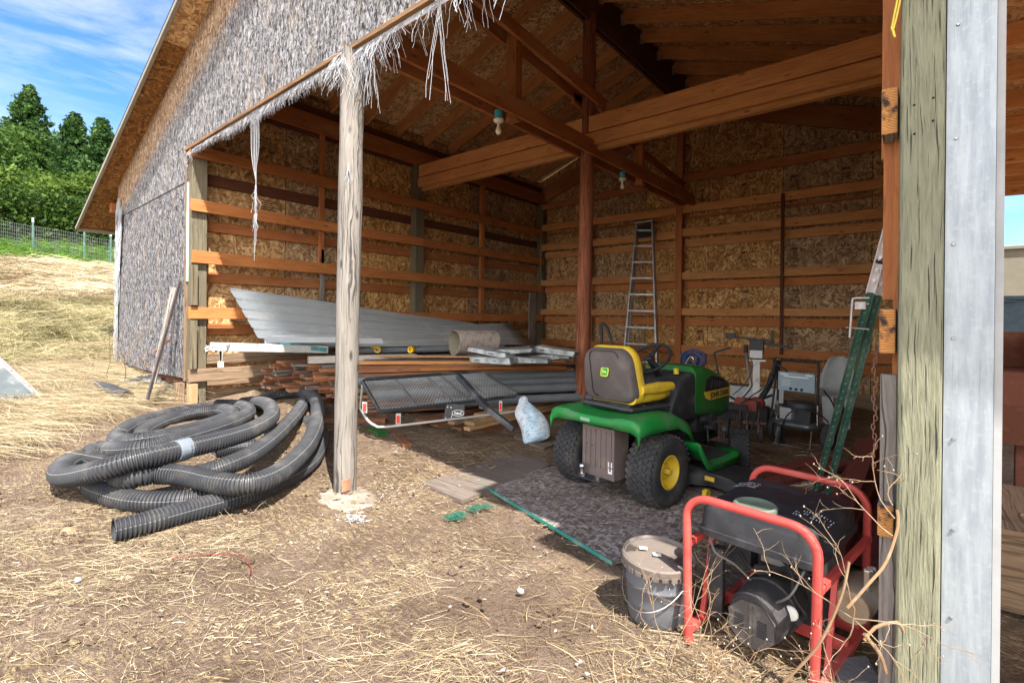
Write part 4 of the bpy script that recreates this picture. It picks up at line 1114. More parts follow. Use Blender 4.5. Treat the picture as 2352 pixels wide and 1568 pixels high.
# ---- oxblood lumber lying by the right wall
for i, (x, y0, y1, z, rz) in enumerate(((6.28, 1.10, 3.7, .05, 0), (6.38, 1.0, 3.9, .05, 0), (6.48, 1.2, 3.6, .05, 0), (6.34, 1.05, 3.8, .145, .01), (6.45, .95, 4.0, .145, -.01), (6.56, 1.0, 3.9, .10, 0), (6.40, 1.15, 3.9, .24, .0))):
    mb = MB(); mb.beam((x + rz * 5, y0, z), (x - rz * 5, y1, z + .01), .088, .088)
    solo('painted_beam', mb, W_redpaint, 'oxblood square beam lying along the right wall', 'beam', 'oxblood beams stacked along the right wall', bev=.004)
for a, b, lab in (((5.55, 2.05, .03), (6.05, 3.5, .03), 'oxblood board lying aslant on the dirt left of the green fence posts'), ((5.78, 2.15, .05), (6.2, 3.3, .05), 'oxblood board propped beside the green fence posts')):
    mb = MB(); mb.beam(a, b, .14, .04); solo('painted_board', mb, W_redpaint, lab, 'board', bev=.003)

# ---- step ladder
M_alu = plain('dull_aluminium', (.50, .52, .54), .42, .75, dirt=(.3, .3, .3))
ld = thing('step_ladder', 'tall aluminium step ladder leaning folded on the back wall', 'ladder', (2.5, 6.45, .0))
T1, T2 = un(1464, 512, Y=6.93), un(1499, 512, Y=6.93)
G1, G2 = un(1427, 862, Y=6.45), un(1512, 862, Y=6.45)
G1.z = G2.z = .02
mb = MB(); mb.beam(G1, T1, .028, .075, (0, -1, 0)); mb.beam(G2, T2, .028, .075, (0, -1, 0)); part('side_rail', mb, M_alu, ld)
mb = MB(); mb.beam(G1 + Vector((.03, .10, .1)), T1 + Vector((0, .05, -.1)), .02, .04, (0, -1, 0)); mb.beam(G2 + Vector((-.03, .10, .1)), T2 + Vector((0, .05, -.1)), .02, .04, (0, -1, 0)); part('rear_rail', mb, M_alu, ld)
for k in range(10):
    f = .07 + k * .098
    a, b = G1.lerp(T1, f), G2.lerp(T2, f)
    mb = MB(); mb.beam(a, b, .085, .03); part('tread', mb, M_alu, ld)
mb = MB(); m_ = (T1 + T2) / 2; mb.box(m_ + Vector((0, 0, .01)), (.36, .13, .03)); mb.box(m_ + Vector((0, .01, -.16)), (.27, .02, .24), 1)
part('ladder_top', mb, [M_alu, M_blk2], ld, .004)

# ---- pressure washer
M_pwb = plain('pressure_washer_steel', (.10, .12, .12), .35, .5); M_pan = plain('pale_blue_panel', (.22, .29, .34), .5, dirt=(.30, .34, .37))
pw = thing('pressure_washer', 'pressure washer with a pale blue panel and two grey hubbed wheels', 'pressure washer', (5.72, 3.98, 0), R_(-14), local=True)
mb = MB(); rg = []
for z, w, d in ((.19, .36, .30), (.205, .44, .36), (.235, .46, .38), (.26, .44, .36), (.275, .36, .30)):
    rg.append([(x, y, z) for x, y in rrect(w, d, .12)])
mb.loft(rg); part('base_plate', mb, M_pwb, pw)
mb = MB()
for sx in (-1, 1):
    mb.tube(cat_rom([(sx * .205, -.08, .24), (sx * .20, -.07, .5), (sx * .20, -.05, .8), (sx * .185, -.03, .90)], .05), .013, 8)
mb.tube([(-.185, -.03, .90), (.185, -.03, .90)], .013, 8)
part('handle_frame', mb, M_blk2, pw)
mb = MB()
for sx in (-1, 1): mb.tube([(sx * .205, -.08, .22), (sx * .202, -.072, .46)], .0145, 8)
part('handle_tube', mb, M_chrome, pw)
mb = MB(); mb.box((0, -.085, .68), (.37, .03, .20))
pn = part('panel', mb, M_pan, pw, .006)
mb = MB(); mb.box((.0, -.102, .735), (.25, .002, .014)); mb.box((-.12, -.102, .755), (.08, .002, .016)); mb.box((.13, -.102, .76), (.07, .002, .014))
for k in range(5): mb.box((-.1, -.102, .70 - k * .016), (.09, .002, .004))
part('panel_print', mb, plain('panel_print_ink', (.6, .62, .62), .5), pn)
for k in range(3):
    mb = MB(); mb.cyl((-.05 + k * .055, -.1, .608), (-.05 + k * .055, -.115, .608), .013, n=12); part('nozzle', mb, M_blk2, pn)
mb = MB(); mb.box((.0, .02, .34), (.26, .22, .14)); mb.box((.06, -.08, .34), (.2, .1, .14)); mb.lathe((.02, .02, .40), [(.14, 0), (.15, .02), (.14, .06), (.10, .075), (0, .08)], 24)
mb.box((-.18, -.02, .36), (.09, .14, .11)); part('engine', mb, M_blk, pw, .008)
mb = MB(); mb.box((-.07, -.115, .34), (.16, .03, .12)); 
for k in range(4): mb.box((-.07, -.132, .305 + k * .022), (.11, .008, .008))
part('muffler', mb, plain('muffler_steel', (.45, .46, .47), .4, .8), pw, .003)
for sx in (-1, 1):
    mb = MB(); mb.lathe((sx * .27, .02, .135), [(.085, -.028), (.125, -.028), (.135, -.015), (.135, .015), (.125, .028), (.085, .028)], 32, 0, (1, 0, 0))
    w_ = part('wheel', mb, M_tyre, pw)
    mb = MB(); mb.lathe((sx * .27, .02, .135), [(.095, -.02), (.092, .02), (.075, .012), (.03, .02), (.025, .035), (0, .035)], 28, 0, (sx, 0, 0))
    part('hub', mb, plain('grey_hub', (.36, .35, .36), .5), w_)
mb = MB(); mb.lathe((-.13, -.14, .075), [(.03, -.015), (.07, -.015), (.075, 0), (.07, .015), (.03, .015)], 22, 0, (1, 0, 0)); part('caster', mb, M_tyre, pw)
mb = MB()
for sx in (-1, 1): mb.tube([(sx * .17, -.12, .21), (sx * .17, -.17, .015)], .006, 6)
mb.tube([(-.19, -.17, .012), (.19, -.17, .012)], .008, 6); part('stand', mb, M_oldst, pw)
mb = MB(); mb.tube(cat_rom([(-.1, -.2, .2), (-.02, -.2, .36), (.1, -.18, .42), (.24, -.12, .38), (.3, -.05, .3)], .03), .007, 6)
mb.tube(cat_rom([(.24, -.03, .62), (.30, .02, .5), (.36, .0, .34), (.34, .02, .2)], .03), .008, 6); part('hose', mb, M_blk2, pw)
mb = MB(); mb.tube([(-.22, -.14, .72), (-.30, -.16, .56)], .016, 8); mb.beam((-.20, -.10, .90), (-.21, -.14, .74), .035, .05); mb.tube(cat_rom([(-.2, -.1, .93), (-.22, -.13, .88), (-.12, -.11, .82), (-.09, -.1, .78)], .02), .009, 6)
part('spray_gun', mb, M_blk2, pw)

# ---- garden tiller
M_or = plain('tiller_orange', (.20, .03, .018), .6, dirt=(.10, .05, .04))
tl = thing('garden_tiller', 'small red tiller with curved silver handle between mower and pressure washer', 'tiller', (5.17, 3.85, 0), R_(10), local=True)
mb = MB(); mb.tube(cat_rom([(-.05, -.1, .42), (.02, -.12, .50), (.10, -.14, .62), (.08, -.14, .72), (.06, -.16, .92), (.05, -.18, 1.0)], .04), .019, 8)
part('handle_tube', mb, plain('tube_silver', (.5, .5, .52), .3, .9), tl)
mb = MB(); mb.tube([(.05, -.18, .98), (.05, -.18, 1.06)], .022, 8); mb.tube(cat_rom([(-.34, .0, .60), (-.26, .0, .60), (-.18, -.02, .5), (-.05, -.05, .44)], .04), .014, 8)
mb.tube(cat_rom([(.3, .05, .75), (.26, .04, .6), (.18, .0, .45)], .04), .03, 8)
mb.tube([(-.05, -.1, .38), (.02, -.14, .1)], .012, 6); mb.tube([(.18, -.1, .45), (.1, -.14, .1)], .012, 6); mb.box((-.03, -.1, .38), (.2, .16, .06)); mb.beam((.02, -.16, .12), (.16, -.16, .12), .03, .05)
part('lower_frame', mb, M_blk2, tl)
mb = MB(); mb.box((.05, -.03, .40), (.22, .2, .12)); mb.cyl((.0, -.14, .42), (.0, -.10, .42), .06); mb.lathe((.16, .0, .38), [(.0, 0), (.07, 0), (.08, .05), (.05, .1), (0, .1)], 14)
part('engine', mb, M_or, tl, .008)
mb = MB()
for s_, x in ((0, .06), (1, .17)):
    r0 = []
    mb.prism([(x + .0, -.02 + .16 * math.cos(a) * (1 if k % 2 else .55), .20 + .16 * math.sin(a) * (1 if k % 2 else .55)) for k, a in enumerate([6.2832 * j / 12 for j in range(12)])], (.012, 0, 0))
mb.beam((.02, -.02, .20), (.24, .0, .20), .03, .03)
part('tine_guard', mb, plain('rusty_guard', (.16, .10, .09), .8, dirt=(.25, .12, .1)), tl)
for x, r in ((.20, .095), (-.14, .12)):
    mb = MB(); mb.lathe((x, -.05, r), [(r * .6, -.025), (r, -.02), (r, .02), (r * .6, .025)], 24, 0, (1, 0, 0))
    w_ = part('wheel', mb, M_tyre, tl)
    mb = MB(); mb.lathe((x, -.05, r), [(r * .62, -.015), (r * .6, .02), (.0, .01)], 20, 0, (1, 0, 0)); part('hub', mb, plain('cream_hub', (.4, .38, .34), .6), w_)

mb = MB()
for a_, b_, r_ in (((-.22, .12, .5), (-.30, .05, .95), .012), ((-.30, .05, .95), (-.12, .0, 1.02), .012), ((.28, .1, .2), (.34, .05, .78), .012), ((-.1, .1, .3), (.3, .15, .5), .014), ((.0, -.16, .42), (.22, -.12, .6), .007)):
    mb.tube([a_, b_], r_, 6)
mb.tube(cat_rom([(.05, -.18, .98), (.12, -.16, .85), (.05, -.16, .65), (-.08, -.12, .5)], .04), .005, 5)
mb.box((-.2, .1, .28), (.24, .22, .18), rz=.3); mb.lathe((-.22, .02, .30), [(0, 0), (.08, 0), (.09, .04), (.06, .07), (0, .07)], 14)
part('handlebar', mb, M_blk, tl)
# ---- electric outboard style machine on a pale column
om = thing('column_machine', 'black headed machine with handlebars on a flaking white column by the back wall', 'machine', (5.02, 5.0, 0), R_(8), local=True)
c0 = 0.0
mb = MB(); mb.box((.02, 0, .50), (.085, .03, .62)); part('column', mb, plain('flaking_white_paint', (.62, .62, .62), .7, dirt=(.2, .17, .15), dscale=16), om, .004)
mb = MB(); mb.box((.02, -.01, .98), (.17, .10, .18)); mb.beam((-.32, 0, 1.11), (.22, 0, 1.06), .03, .03); mb.beam((.1, 0, 1.03), (.42, -.03, .99), .03, .03); mb.beam((.19, 0, 1.0), (.2, 0, 1.2), .03, .03); mb.box((-.30, 0, 1.12), (.12, .06, .07))
part('head', mb, M_blk, om, .006)
mb = MB(); mb.box((.02, -.045, .89), (.15, .06, .10)); part('white_label', mb, plain('aged_label', (.6, .62, .62), .6), om, .003)
mb = MB(); mb.box((.02, -.0, .805), (.22, .05, .022)); part('clamp_bar', mb, M_alu, om, .003)
mb = MB(); mb.box((.02, 0, .1), (.3, .3, .2)); mb.cyl((-.15, 0, .12), (.2, 0, .12), .08); part('foot', mb, M_blk2, om, .01)

# ---- grey shell chair on a steel stand
ch = thing('shell_chair', 'grey plastic shell chair on a galvanised stand right of the pressure washer', 'chair', (5.90, 5.2, 0), 0, local=True)
mb = MB(); rg = []
for z, w, y in ((.42, .40, -.25), (.42, .44, -.1), (.435, .45, .05), (.48, .43, .14), (.60, .38, .17), (.74, .31, .19), (.84, .22, .21), (.885, .10, .215)):
    rg.append([(-w / 2 + w * k / 8, y - .06 * (1 - (2 * k / 8 - 1) ** 2) * -1, z + .03 * (2 * k / 8 - 1) ** 2 * (1 if y < .1 else 0)) for k in range(9)])
mb.loft(rg, closed=False, caps=False)
o = part('shell', mb, plain('grey_shell_plastic', (.30, .32, .34), .5, dirt=(.38, .38, .36)), ch); q = o.modifiers.new('s', 'SOLIDIFY'); q.thickness = .008
mb = MB(); mb.beam((-.08, -.05, .40), (-.06, -.05, 0), .12, .05, (0, 1, 0)); mb.beam((.1, .1, .4), (.12, .1, .0), .05, .05, (0, 1, 0)); mb.box((0, .03, .41), (.26, .22, .02))
part('stand', mb, M_galv, ch, .003)

# ---- blue hose wound on a silver rack
hs = thing('hose_reel', 'blue hose wound on a silver rack behind the mower hood', 'hose reel', (4.25, 5.4, 0), 0, local=True)
cen = un(1590, 826, Y=5.4)
dx_, dz_ = cen.x - 4.25, cen.z
mb = MB(); rr_ = random.Random(2)
for k in range(15):
    R0 = rr_.uniform(.07, .17); oy = rr_.uniform(-.1, .1)
    mb.tube([(dx_ + R0 * 1.1 * math.cos(a) + rr_.uniform(-.006, .006), oy + .03 * math.sin(a * 2 + k), dz_ + R0 * .9 * math.sin(a) + rr_.uniform(-.006, .006)) for a in [6.2832 * j / 22 for j in range(22)]], .008, 5, closed=True)
part('wound_hose', mb, plain('blue_hose_vinyl', (.05, .09, .24), .5, dirt=(.2, .22, .3)), hs)
mb = MB(); mb.tube(cat_rom([(dx_ - .02, -.16, .0), (dx_ - .04, -.16, dz_ - .2), (dx_ - .02, -.16, dz_ - .02), (dx_ + .04, -.16, dz_ + .06), (dx_ + .08, -.16, dz_ + .02)], .04), .016, 8)
mb.tube([(dx_ + .10, -.12, .0), (dx_ + .10, -.12, dz_ - .05)], .014, 8); mb.box((dx_ + .03, 0, .02), (.4, .35, .03))
part('rack', mb, M_chrome, hs)

# ---- hand pump handle by the middle pole
mb = MB(); a_ = un(1380, 745, Y=5.6); b_ = un(1408, 790, Y=5.6)
mb.tube(cat_rom([(a_.x, 5.6, 0.05), (a_.x + .02, 5.6, a_.z - .25), (a_.x, 5.6, a_.z), (a_.x + .10, 5.6, a_.z - .03), (b_.x, 5.6, b_.z - .02)], .05), .028, 8)
mb.tube(cat_rom([(b_.x, 5.6, b_.z), (b_.x + .02, 5.6, .3), (b_.x, 5.6, .03)], .1), .018, 8)
mb.box((b_.x - .04, 5.6, .08), (.30, .3, .16))
solo('floor_vacuum', mb, plain('dark_grey_vinyl', (.06, .06, .065), .5, dirt=(.2, .2, .2)), 'dark bent handled floor machine between the middle pole and the ladder', 'machine')
# ================================================================ the lumber pile on the left
V = Vector
rnd = random.Random(21)
# boards: near ends on a ragged line, fanned from the wall towards the middle pole
PG = 'boards of the big lumber pile along the left wall'
nlay = 13
ORD = 'first second third fourth fifth sixth seventh eighth ninth tenth eleventh twelfth thirteenth fourteenth fifteenth sixteenth seventeenth eighteenth nineteenth twentieth'.split()
for L in range(nlay):
    z = .20 + L * .0435
    u = 0.0; kk = 0
    while u < 1.0:
        w = rnd.choice((.09, .09, .14, .14, .185))
        uu = u + w / 3.2
        if L < 4 and uu < .22: u = u + w / 1.6; continue
        ang = R_(2 + 29 * uu ** 1.2)
        near = V((.24 + 1.38 * uu, .82 + .44 * uu ** 1.3, z))
        st = rnd.uniform(-.17, .16) + (.0 if L > 4 else .10)
        d = V((math.sin(ang), math.cos(ang), 0))
        ln = 4.3 - 1.55 * uu + rnd.uniform(-.2, .15)
        a = near + d * st; b = near + d * ln
        a.z += rnd.uniform(-.004, .004)
        mb = MB(); mb.beam(a, b, w * .96, rnd.choice((.036, .036, .030)))
        red = rnd.random() < .82
        solo('lumber_board', mb, W_pile if red else W_grey, '%s board, %s from wall, %s layer from top of the lumber pile' % ('reddish' if red else 'grey', ORD[kk], ORD[nlay - 1 - L]), 'board', PG)
        kk += 1
        u += w / 1.6
# wide top sheets and planks
mb = MB(); mb.beam((1.15, 1.55, .785), (2.7, 3.75, .755), .34, .012); solo('hardboard_sheet', mb, wood('dark_panel_wood', (.07, .035, .025), (.17, .09, .065), .1, .1), 'thin dark brown panel lying on the near edge of the lumber pile', 'panel')
mb = MB(); mb.beam((1.0, 1.35, .80), (1.95, 2.95, .80), .10, .035); solo('grey_plank', mb, W_grey, 'grey plank lying on top of the lumber pile behind the front pole', 'plank', bev=.002)
mb = MB(); mb.beam((1.2, 1.5, .83), (2.35, 2.95, .80), .09, .02); solo('thin_batten', mb, W_pale, 'thin pale batten on top of the lumber pile', 'batten', bev=.002)
mb = MB(); mb.beam((1.05, .93, .80), (1.5, 2.2, .79), .14, .085, em=0); solo('white_ended_beam', mb, [wood('white_ended_wood', (.3, .27, .24), (.62, .58, .52), .2, .1)], 'short thick pale beam on the near end of the lumber pile', 'beam', bev=.004)
mb = MB(); mb.beam((1.55, 1.30, .775), (2.95, 3.6, .735), .09, .038); solo('orange_board', mb, W_girt, 'bright orange board along the near top edge of the lumber pile', 'board', bev=.002)
mb = MB(); mb.beam((1.62, 1.30, .70), (3.0, 3.55, .665), .07, .038); solo('orange_board', mb, W_red, 'dark orange board just below the top edge of the lumber pile', 'board', bev=.002)
# grey plastic pipes lying against the pile
M_pvc = plain('grey_pvc', (.15, .17, .19), .45, dirt=(.24, .24, .24), dscale=4)
d0 = V((.52, .855, 0)).normalized(); n0 = V((d0.y, -d0.x, 0))
M_hole2 = plain('pipe_inside', (.02, .02, .022), .8)
def pvc(a, L, r, lab, dirv=None, group='grey plastic pipes beside the lumber pile'):
    a = V(a); dd = (dirv or d0).normalized(); b = a + dd * L
    mb = MB()
    mb.tube([a, b], r, 20, 0, False); mb.tube([b, a], r * .86, 20, 1, False)
    for p, dn in ((a, -dd), (b, dd)):
        mb.lathe(p, [(r * .86, 0), (r, 0)] if dn is dd else [(r, 0), (r * .86, 0)], 20, 0, tuple(dd))
    solo('plastic_pipe', mb, [M_pvc, M_hole2], lab, 'pipe', group)
b0 = V((1.60, 1.20, 0))
pvc(b0 + n0 * .10 + V((0, 0, .575)), 3.0, .058, 'upper grey plastic pipe lying against the lumber pile')
pvc(b0 + n0 * .19 + d0 * .9 + V((0, 0, .52)), 1.95, .045, 'grey plastic pipe with its open end just over the mesh carrier')
pvc(b0 + n0 * .22 + d0 * .2 + V((0, 0, .43)), 3.1, .055, 'middle grey plastic pipe lying against the lumber pile', d0)
pvc(b0 + n0 * .28 + d0 * .9 + V((0, 0, .31)), 2.3, .055, 'lowest grey plastic pipe lying against the lumber pile', d0)
pvc((.50, 1.6, .86), 2.9, .045, 'long thin grey plastic pipe on top of the pile behind the yellow caps', V((.22, 1, -.01)), 'grey plastic pipes on top of the lumber pile')
pvc((.72, 1.5, .86), 2.6, .04, 'short thin grey plastic pipe on top of the pile behind the yellow caps', V((.30, 1, -.01)), 'grey plastic pipes on top of the lumber pile')
# yellow pipe caps
M_cap = plain('yellow_cap', (.75, .50, .015), .4)
for i, (x, y, lab) in enumerate(((784, 801, 'yellow hollow cap left of the front pole'), (840, 798, 'yellow cap in the cluster right of the front pole, first from the pole'), (851, 800, 'yellow cap in the cluster right of the front pole, second from the pole'),
                            (860, 801, 'yellow cap in the cluster right of the front pole, third from the pole'), (868, 802, 'yellow cap in the cluster right of the front pole, farthest from the pole'), (946, 803, 'single yellow cap lying alone between pole and cardboard tube'))):
    p = un(x, y, Z=.87); f = min(1, 2.4 / max(.1, (p - V(CAMP)).length - 4)); p = un(x, y, Z=.875)
    ax = V((.5 + .3 * math.sin(i * 2.1), -.8, .15 * math.cos(i))).normalized()
    mb = MB(); mb.lathe(p, [(.045, .04), (.047, .0), (.042, -.035), (.034, -.04), (.030, -.01), (.030, .035), (.045, .04)], 18, 0, tuple(ax)); mb.lathe(p, [(.03, -.005), (0, -.004)], 18, 0, tuple(ax))
    solo('pipe_cap', mb, M_cap, lab, 'cap', 'yellow caps on the lumber pile')
# ribbed metal sheets leaning on the wall
M_sheet = plain('white_ribbed_sheet', (.40, .43, .45), .38, .15, .05, dirt=(.60, .58, .54), dscale=3, dlo=.55)
def ribbed(name, TA, TB, BA, BB, lab, nr=4, depth=.02, n=96, cut=0.):
    TA, TB, BA, BB = map(V, (TA, TB, BA, BB)); nrm = (TB - TA).cross(BA - TA).normalized()
    if nrm.x < 0: nrm = -nrm
    mb = MB(); A = []; Bq = []
    for i in range(n + 1):
        f = i / n; ph = (f * nr) % 1
        h = 1 if ph < .06 or ph > .94 else (0 if .13 < ph < .87 else (1 - (ph - .06) / .07 if ph < .5 else (ph - .87) / .07))
        h = max(0, h) + (.25 if abs(ph - .38) < .03 or abs(ph - .62) < .03 else 0)
        a = TA.lerp(BA, f); b = TB.lerp(BB, f)
        a = a.lerp(b, cut * f)
        A.append([a + nrm * (h * depth) + (b - a) * (k / 10) + nrm * (.012 * math.sin(k * .9 + f * 2)) for k in range(11)])
    k0 = len(mb.v); m = 11
    for r in A: mb.v += [tuple(p) for p in r]
    for i in range(n):
        for k in range(10):
            q = k0 + i * m + k
            mb.face([q, q + m, q + m + 1, q + 1], [(k * .5, i * .01), (k * .5, i * .01 + .01), (k * .5 + .5, i * .01 + .01), (k * .5 + .5, i * .01)], 0, True)
    o = solo(name, mb, M_sheet, lab, 'metal sheet')
    q = o.modifiers.new('s', 'SOLIDIFY'); q.thickness = .002
    return o
ribbed('ribbed_sheet', un(527, 663, X=.04), (.08, 5.15, 1.16), un(563, 779, X=.42), (.72, 5.45, .80), 'big white ribbed metal sheet leaning on the left wall above the pile', 5, .022, cut=.03)
ribbed('ribbed_sheet', (.24, .75, 1.12), (.30, 5.7, 1.20), (.80, .80, .93), (.85, 5.7, .80), 'second ribbed metal sheet lying flat behind the leaning one', 3)
mb = MB()
for a, b in (((.62, .60, .985), (1.02, 2.0, .96)), ((.66, .62, 1.0), (.98, 1.6, .985))):
    a, b = V(a), V(b); s_ = V((.93, -.3, 0)) * .07
    mb.poly([a - s_, b - s_, b + V((0, 0, .07)), a + V((0, 0, .07))]); mb.poly([a + V((0, 0, .07)), b + V((0, 0, .07)), b + s_, a + s_])
o = solo('ridge_cap_flashing', mb, plain('white_flashing', (.50, .52, .53), .4, .1), 'folded white ridge flashing lying beside the wrapped board', 'flashing'); q = o.modifiers.new('s', 'SOLIDIFY'); q.thickness = .002
# wrapped foam board with torn paper end
ta = V((.95, -.06, .99)); tb = V((.98, 1.15, .915))
fo = thing('wrapped_board', 'white board wrapped in torn printed paper at the near end of the pile', 'wrapped board', (.95, .4, .95))
t = NT('printed_paper', .7); p = t.obj(); sp_ = t.n('SeparateXYZ'); t.l(p, sp_.inputs[0])
pr_ = t.ramp(t.noise(t.mapv(p, (10, 90, 160)), 1, 3, .6), [(.56, 0), (.60, .7)])
t.col(t.mix(pr_, (.50, .49, .46), (.10, .14, .18))); M_paper = t.mat
mb = MB(); mb.beam(ta, tb, .30, .085); part('paper_face', mb, M_paper, fo, .006)
mb = MB(); mb.beam(ta + V((.0, .75, -.005)), tb + V((.004, -.02, .002)), .312, .05); part('printed_stripe', mb, plain('teal_print', (.05, .22, .24), .6, dirt=(.3, .33, .2), dscale=20), fo)
mb = MB(); rr_ = random.Random(4)
for k in range(9):
    c = ta + V((rr_.uniform(-.12, .16), rr_.uniform(-.03, .10), rr_.uniform(-.02, .03)))
    q = [c + V((rr_.uniform(-.07, .07), rr_.uniform(-.05, .05), rr_.uniform(-.05, .03))) for _ in range(4)]
    mb.poly(q)
for k in range(5): c = ta + V((.12, .02, -.03)); mb.poly([c + V((-.04 + k * .012, 0, 0)), c + V((.0 + k * .012, 0, 0)), c + V((.01 + k * .008, 0, -.14 + rr_.uniform(-.03, .03))), c + V((-.02 + k * .008, .0, -.12))])
mb.box(ta + V((.12, .02, -.18)), (.06, .04, .06))
o = part('torn_wrapping', mb, plain('torn_paper', (.55, .54, .51), .8, dirt=(.12, .10, .09), dscale=14), fo); q = o.modifiers.new('s', 'SOLIDIFY'); q.thickness = .003
# cardboard form tube
c0 = un(1043, 786, Z=.99); dr = V((.28, 1, -.03)).normalized()
mb = MB(); r = .172
mb.lathe(c0, [(r * .985, 0), (r, .002), (r, .62), (r * .985, .62)], 40, 0, tuple(dr)); mb.lathe(c0, [(r * .95, .62), (r * .95, 0), (r * .985, 0)], 40, 1, tuple(dr))
for i in range(len(mb.v)):
    v = V(mb.v[i]) - c0; mb.v[i] = tuple(c0 + v * (1 + .035 * math.sin(3 * math.atan2(v.z, v.x) + .6)))
t = NT('cardboard_form', .8); p = t.uv()
w = t.n('TexWave'); w.inputs['Scale'].default_value = 2.2; w.inputs['Distortion'].default_value = 1; t.l(t.mapv(p, (1, 6, 1), (0, 0, .5)), w.inputs[0])
t.col(t.mix(t.ramp(t.noise(p, 12, 5), [(.5, 0), (.6, .5)]), t.mix(t.math('MULTIPLY', w.outputs['Fac'], .35), (.42, .36, .32), (.3, .25, .23)), (.14, .11, .11)))
solo('cardboard_tube', mb, [t.mat, plain('tube_inside', (.30, .27, .20), .8)], 'wide spotted cardboard form tube lying on the pile beside the ribbed sheet', 'tube')
# wrapped shingle bundles
M_wrap = plain('bundle_wrap', (.42, .46, .47), .5, dirt=(.12, .13, .13), dscale=7, dlo=.42, dhi=.6); M_inkw = plain('bundle_ink', (.06, .075, .08), .6)
for i, (px, py, z, ang, tl_, lab) in enumerate(((1135, 826, .84, -38, 0, 'bottom shingle bundle of the stack beside the cardboard tube'), (1190, 820, .835, -38, 0, 'torn shingle bundle leaning out from the middle of the stack'),
        (1130, 808, .92, -44, .12, 'top left shingle bundle with a torn white corner'), (1180, 806, .93, -34, -.1, 'dark topped shingle bundle on the stack beside the cardboard tube'), (1215, 826, .83, -30, .0, 'right hand shingle bundle low in the stack'),
        (1280, 806, .93, -40, .10, 'tilted shingle bundle beside the middle pole'), (1268, 818, .86, -40, -.12, 'lower shingle bundle beside the middle pole'))):
    c = un(px, py, Z=z); M = Matrix.Rotation(R_(ang + 60), 3, 'Z') @ Matrix.Rotation(tl_, 3, 'Y')
    th = thing('shingle_bundle', lab, 'shingles', tuple(c), group='wrapped shingle bundles on the lumber pile')
    mb = MB(); mb.box(c, (.50, .30, .066), rot=M)
    for i_ in range(8): mb.v[i_] = tuple(V(mb.v[i_]) + V((math.sin(i * 3 + i_) * .015, math.cos(i * 5 + i_ * 2) * .012, math.sin(i_ * 4 + i) * .010)))
    part('wrapping', mb, M_wrap, th, .014)
    mb = MB(); q_ = random.Random(i)
    for k in range(2): mb.box(c + M @ V((-.15 + k * .21, -.1515, q_.uniform(-.006, .006))), (q_.uniform(.02, .07), .002, q_.uniform(.004, .018)), rot=M)
    part('printed_text', mb, M_inkw, th)
    if i in (3, 1):
        mb = MB(); mb.box(c + M @ V((0, 0, .040)), (.48, .29, .012), rot=M); part('exposed_shingle', mb, M_shingle, th)
# black nursery pots in a stack beside the pole
cp = un(1304, 905, Z=.10); cp = V((2.95, 3.72, 0))
for k in range(3):
    mb = MB(); b_ = cp + V((.0, .0, .12 + k * .20)); mb.lathe(b_, [(0, 0), (.085, 0), (.10, .20), (.11, .20), (.11, .225), (.104, .225), (.10, .21), (.09, .02), (0, .02)], 24)
    solo('plant_pot', mb, M_blk, ['lowest black pot of the stack beside the middle pole', 'middle black pot of the stack beside the middle pole', 'topmost black pot of the stack beside the middle pole'][k], 'pot', 'stacked black pots beside the middle pole')
mb = MB(); mb.box(cp + V((0, 0, .06)), (.18, .18, .12)); solo('dark_block', mb, E_char, 'dark block under the stack of black pots', 'block', bev=.005)
# lower stack of boards in front
for i, (a, b, w, h, mt, lab) in enumerate((((2.80, 1.55, .02), (2.72, 4.1, .02), .14, .085, W_pile, 'thick bottom board of the low stack'), ((2.66, 1.50, .045), (2.56, 4.2, .045), .14, .04, W_pile, 'second bottom board of the low stack'),
        ((2.86, 1.46, .085), (2.78, 4.1, .085), .09, .04, W_pale, 'pale board low on the near side of the low stack'), ((2.74, 1.60, .088), (2.66, 4.0, .088), .09, .04, W_pile, 'red board in the middle of the low stack'),
        ((2.84, 1.52, .13), (2.76, 4.15, .13), .14, .04, W_pale, 'wide pale board near the top of the low stack'), ((2.66, 1.42, .13), (2.60, 4.0, .13), .10, .04, W_pale, 'narrow pale board near the top of the low stack'),
        ((2.76, 1.75, .172), (2.70, 4.2, .172), .14, .04, W_pale, 'topmost pale board of the low stack'), ((2.62, 2.0, .21), (2.60, 4.3, .21), .19, .045, W_grey, 'grey plank on the far side of the low stack'),
        ((2.45, 1.35, .05), (2.38, 3.6, .05), .14, .09, W_pile, 'dark beam under the mesh carrier'), ((2.28, 1.25, .06), (2.20, 3.6, .06), .12, .10, W_pile, 'dark beam deep under the mesh carrier'),
        ((2.40, 1.2, .14), (2.32, 3.2, .14), .16, .05, W_pile, 'dark red board under the mesh carrier'))):
    mb = MB(); mb.beam(V(a) + V((.10, .26, .045)), V(b) + V((.10, .26, .045)), w, h); solo('stacked_board', mb, mt, lab, 'board', 'boards in the low stack below the mesh carrier', bev=.003)
mb = MB(); mb.box((2.62, 2.75, .30), (.22, .2, .12), rz=.4); solo('wood_block', mb, W_grey, 'short grey block behind the salt bag', 'block', bev=.004)
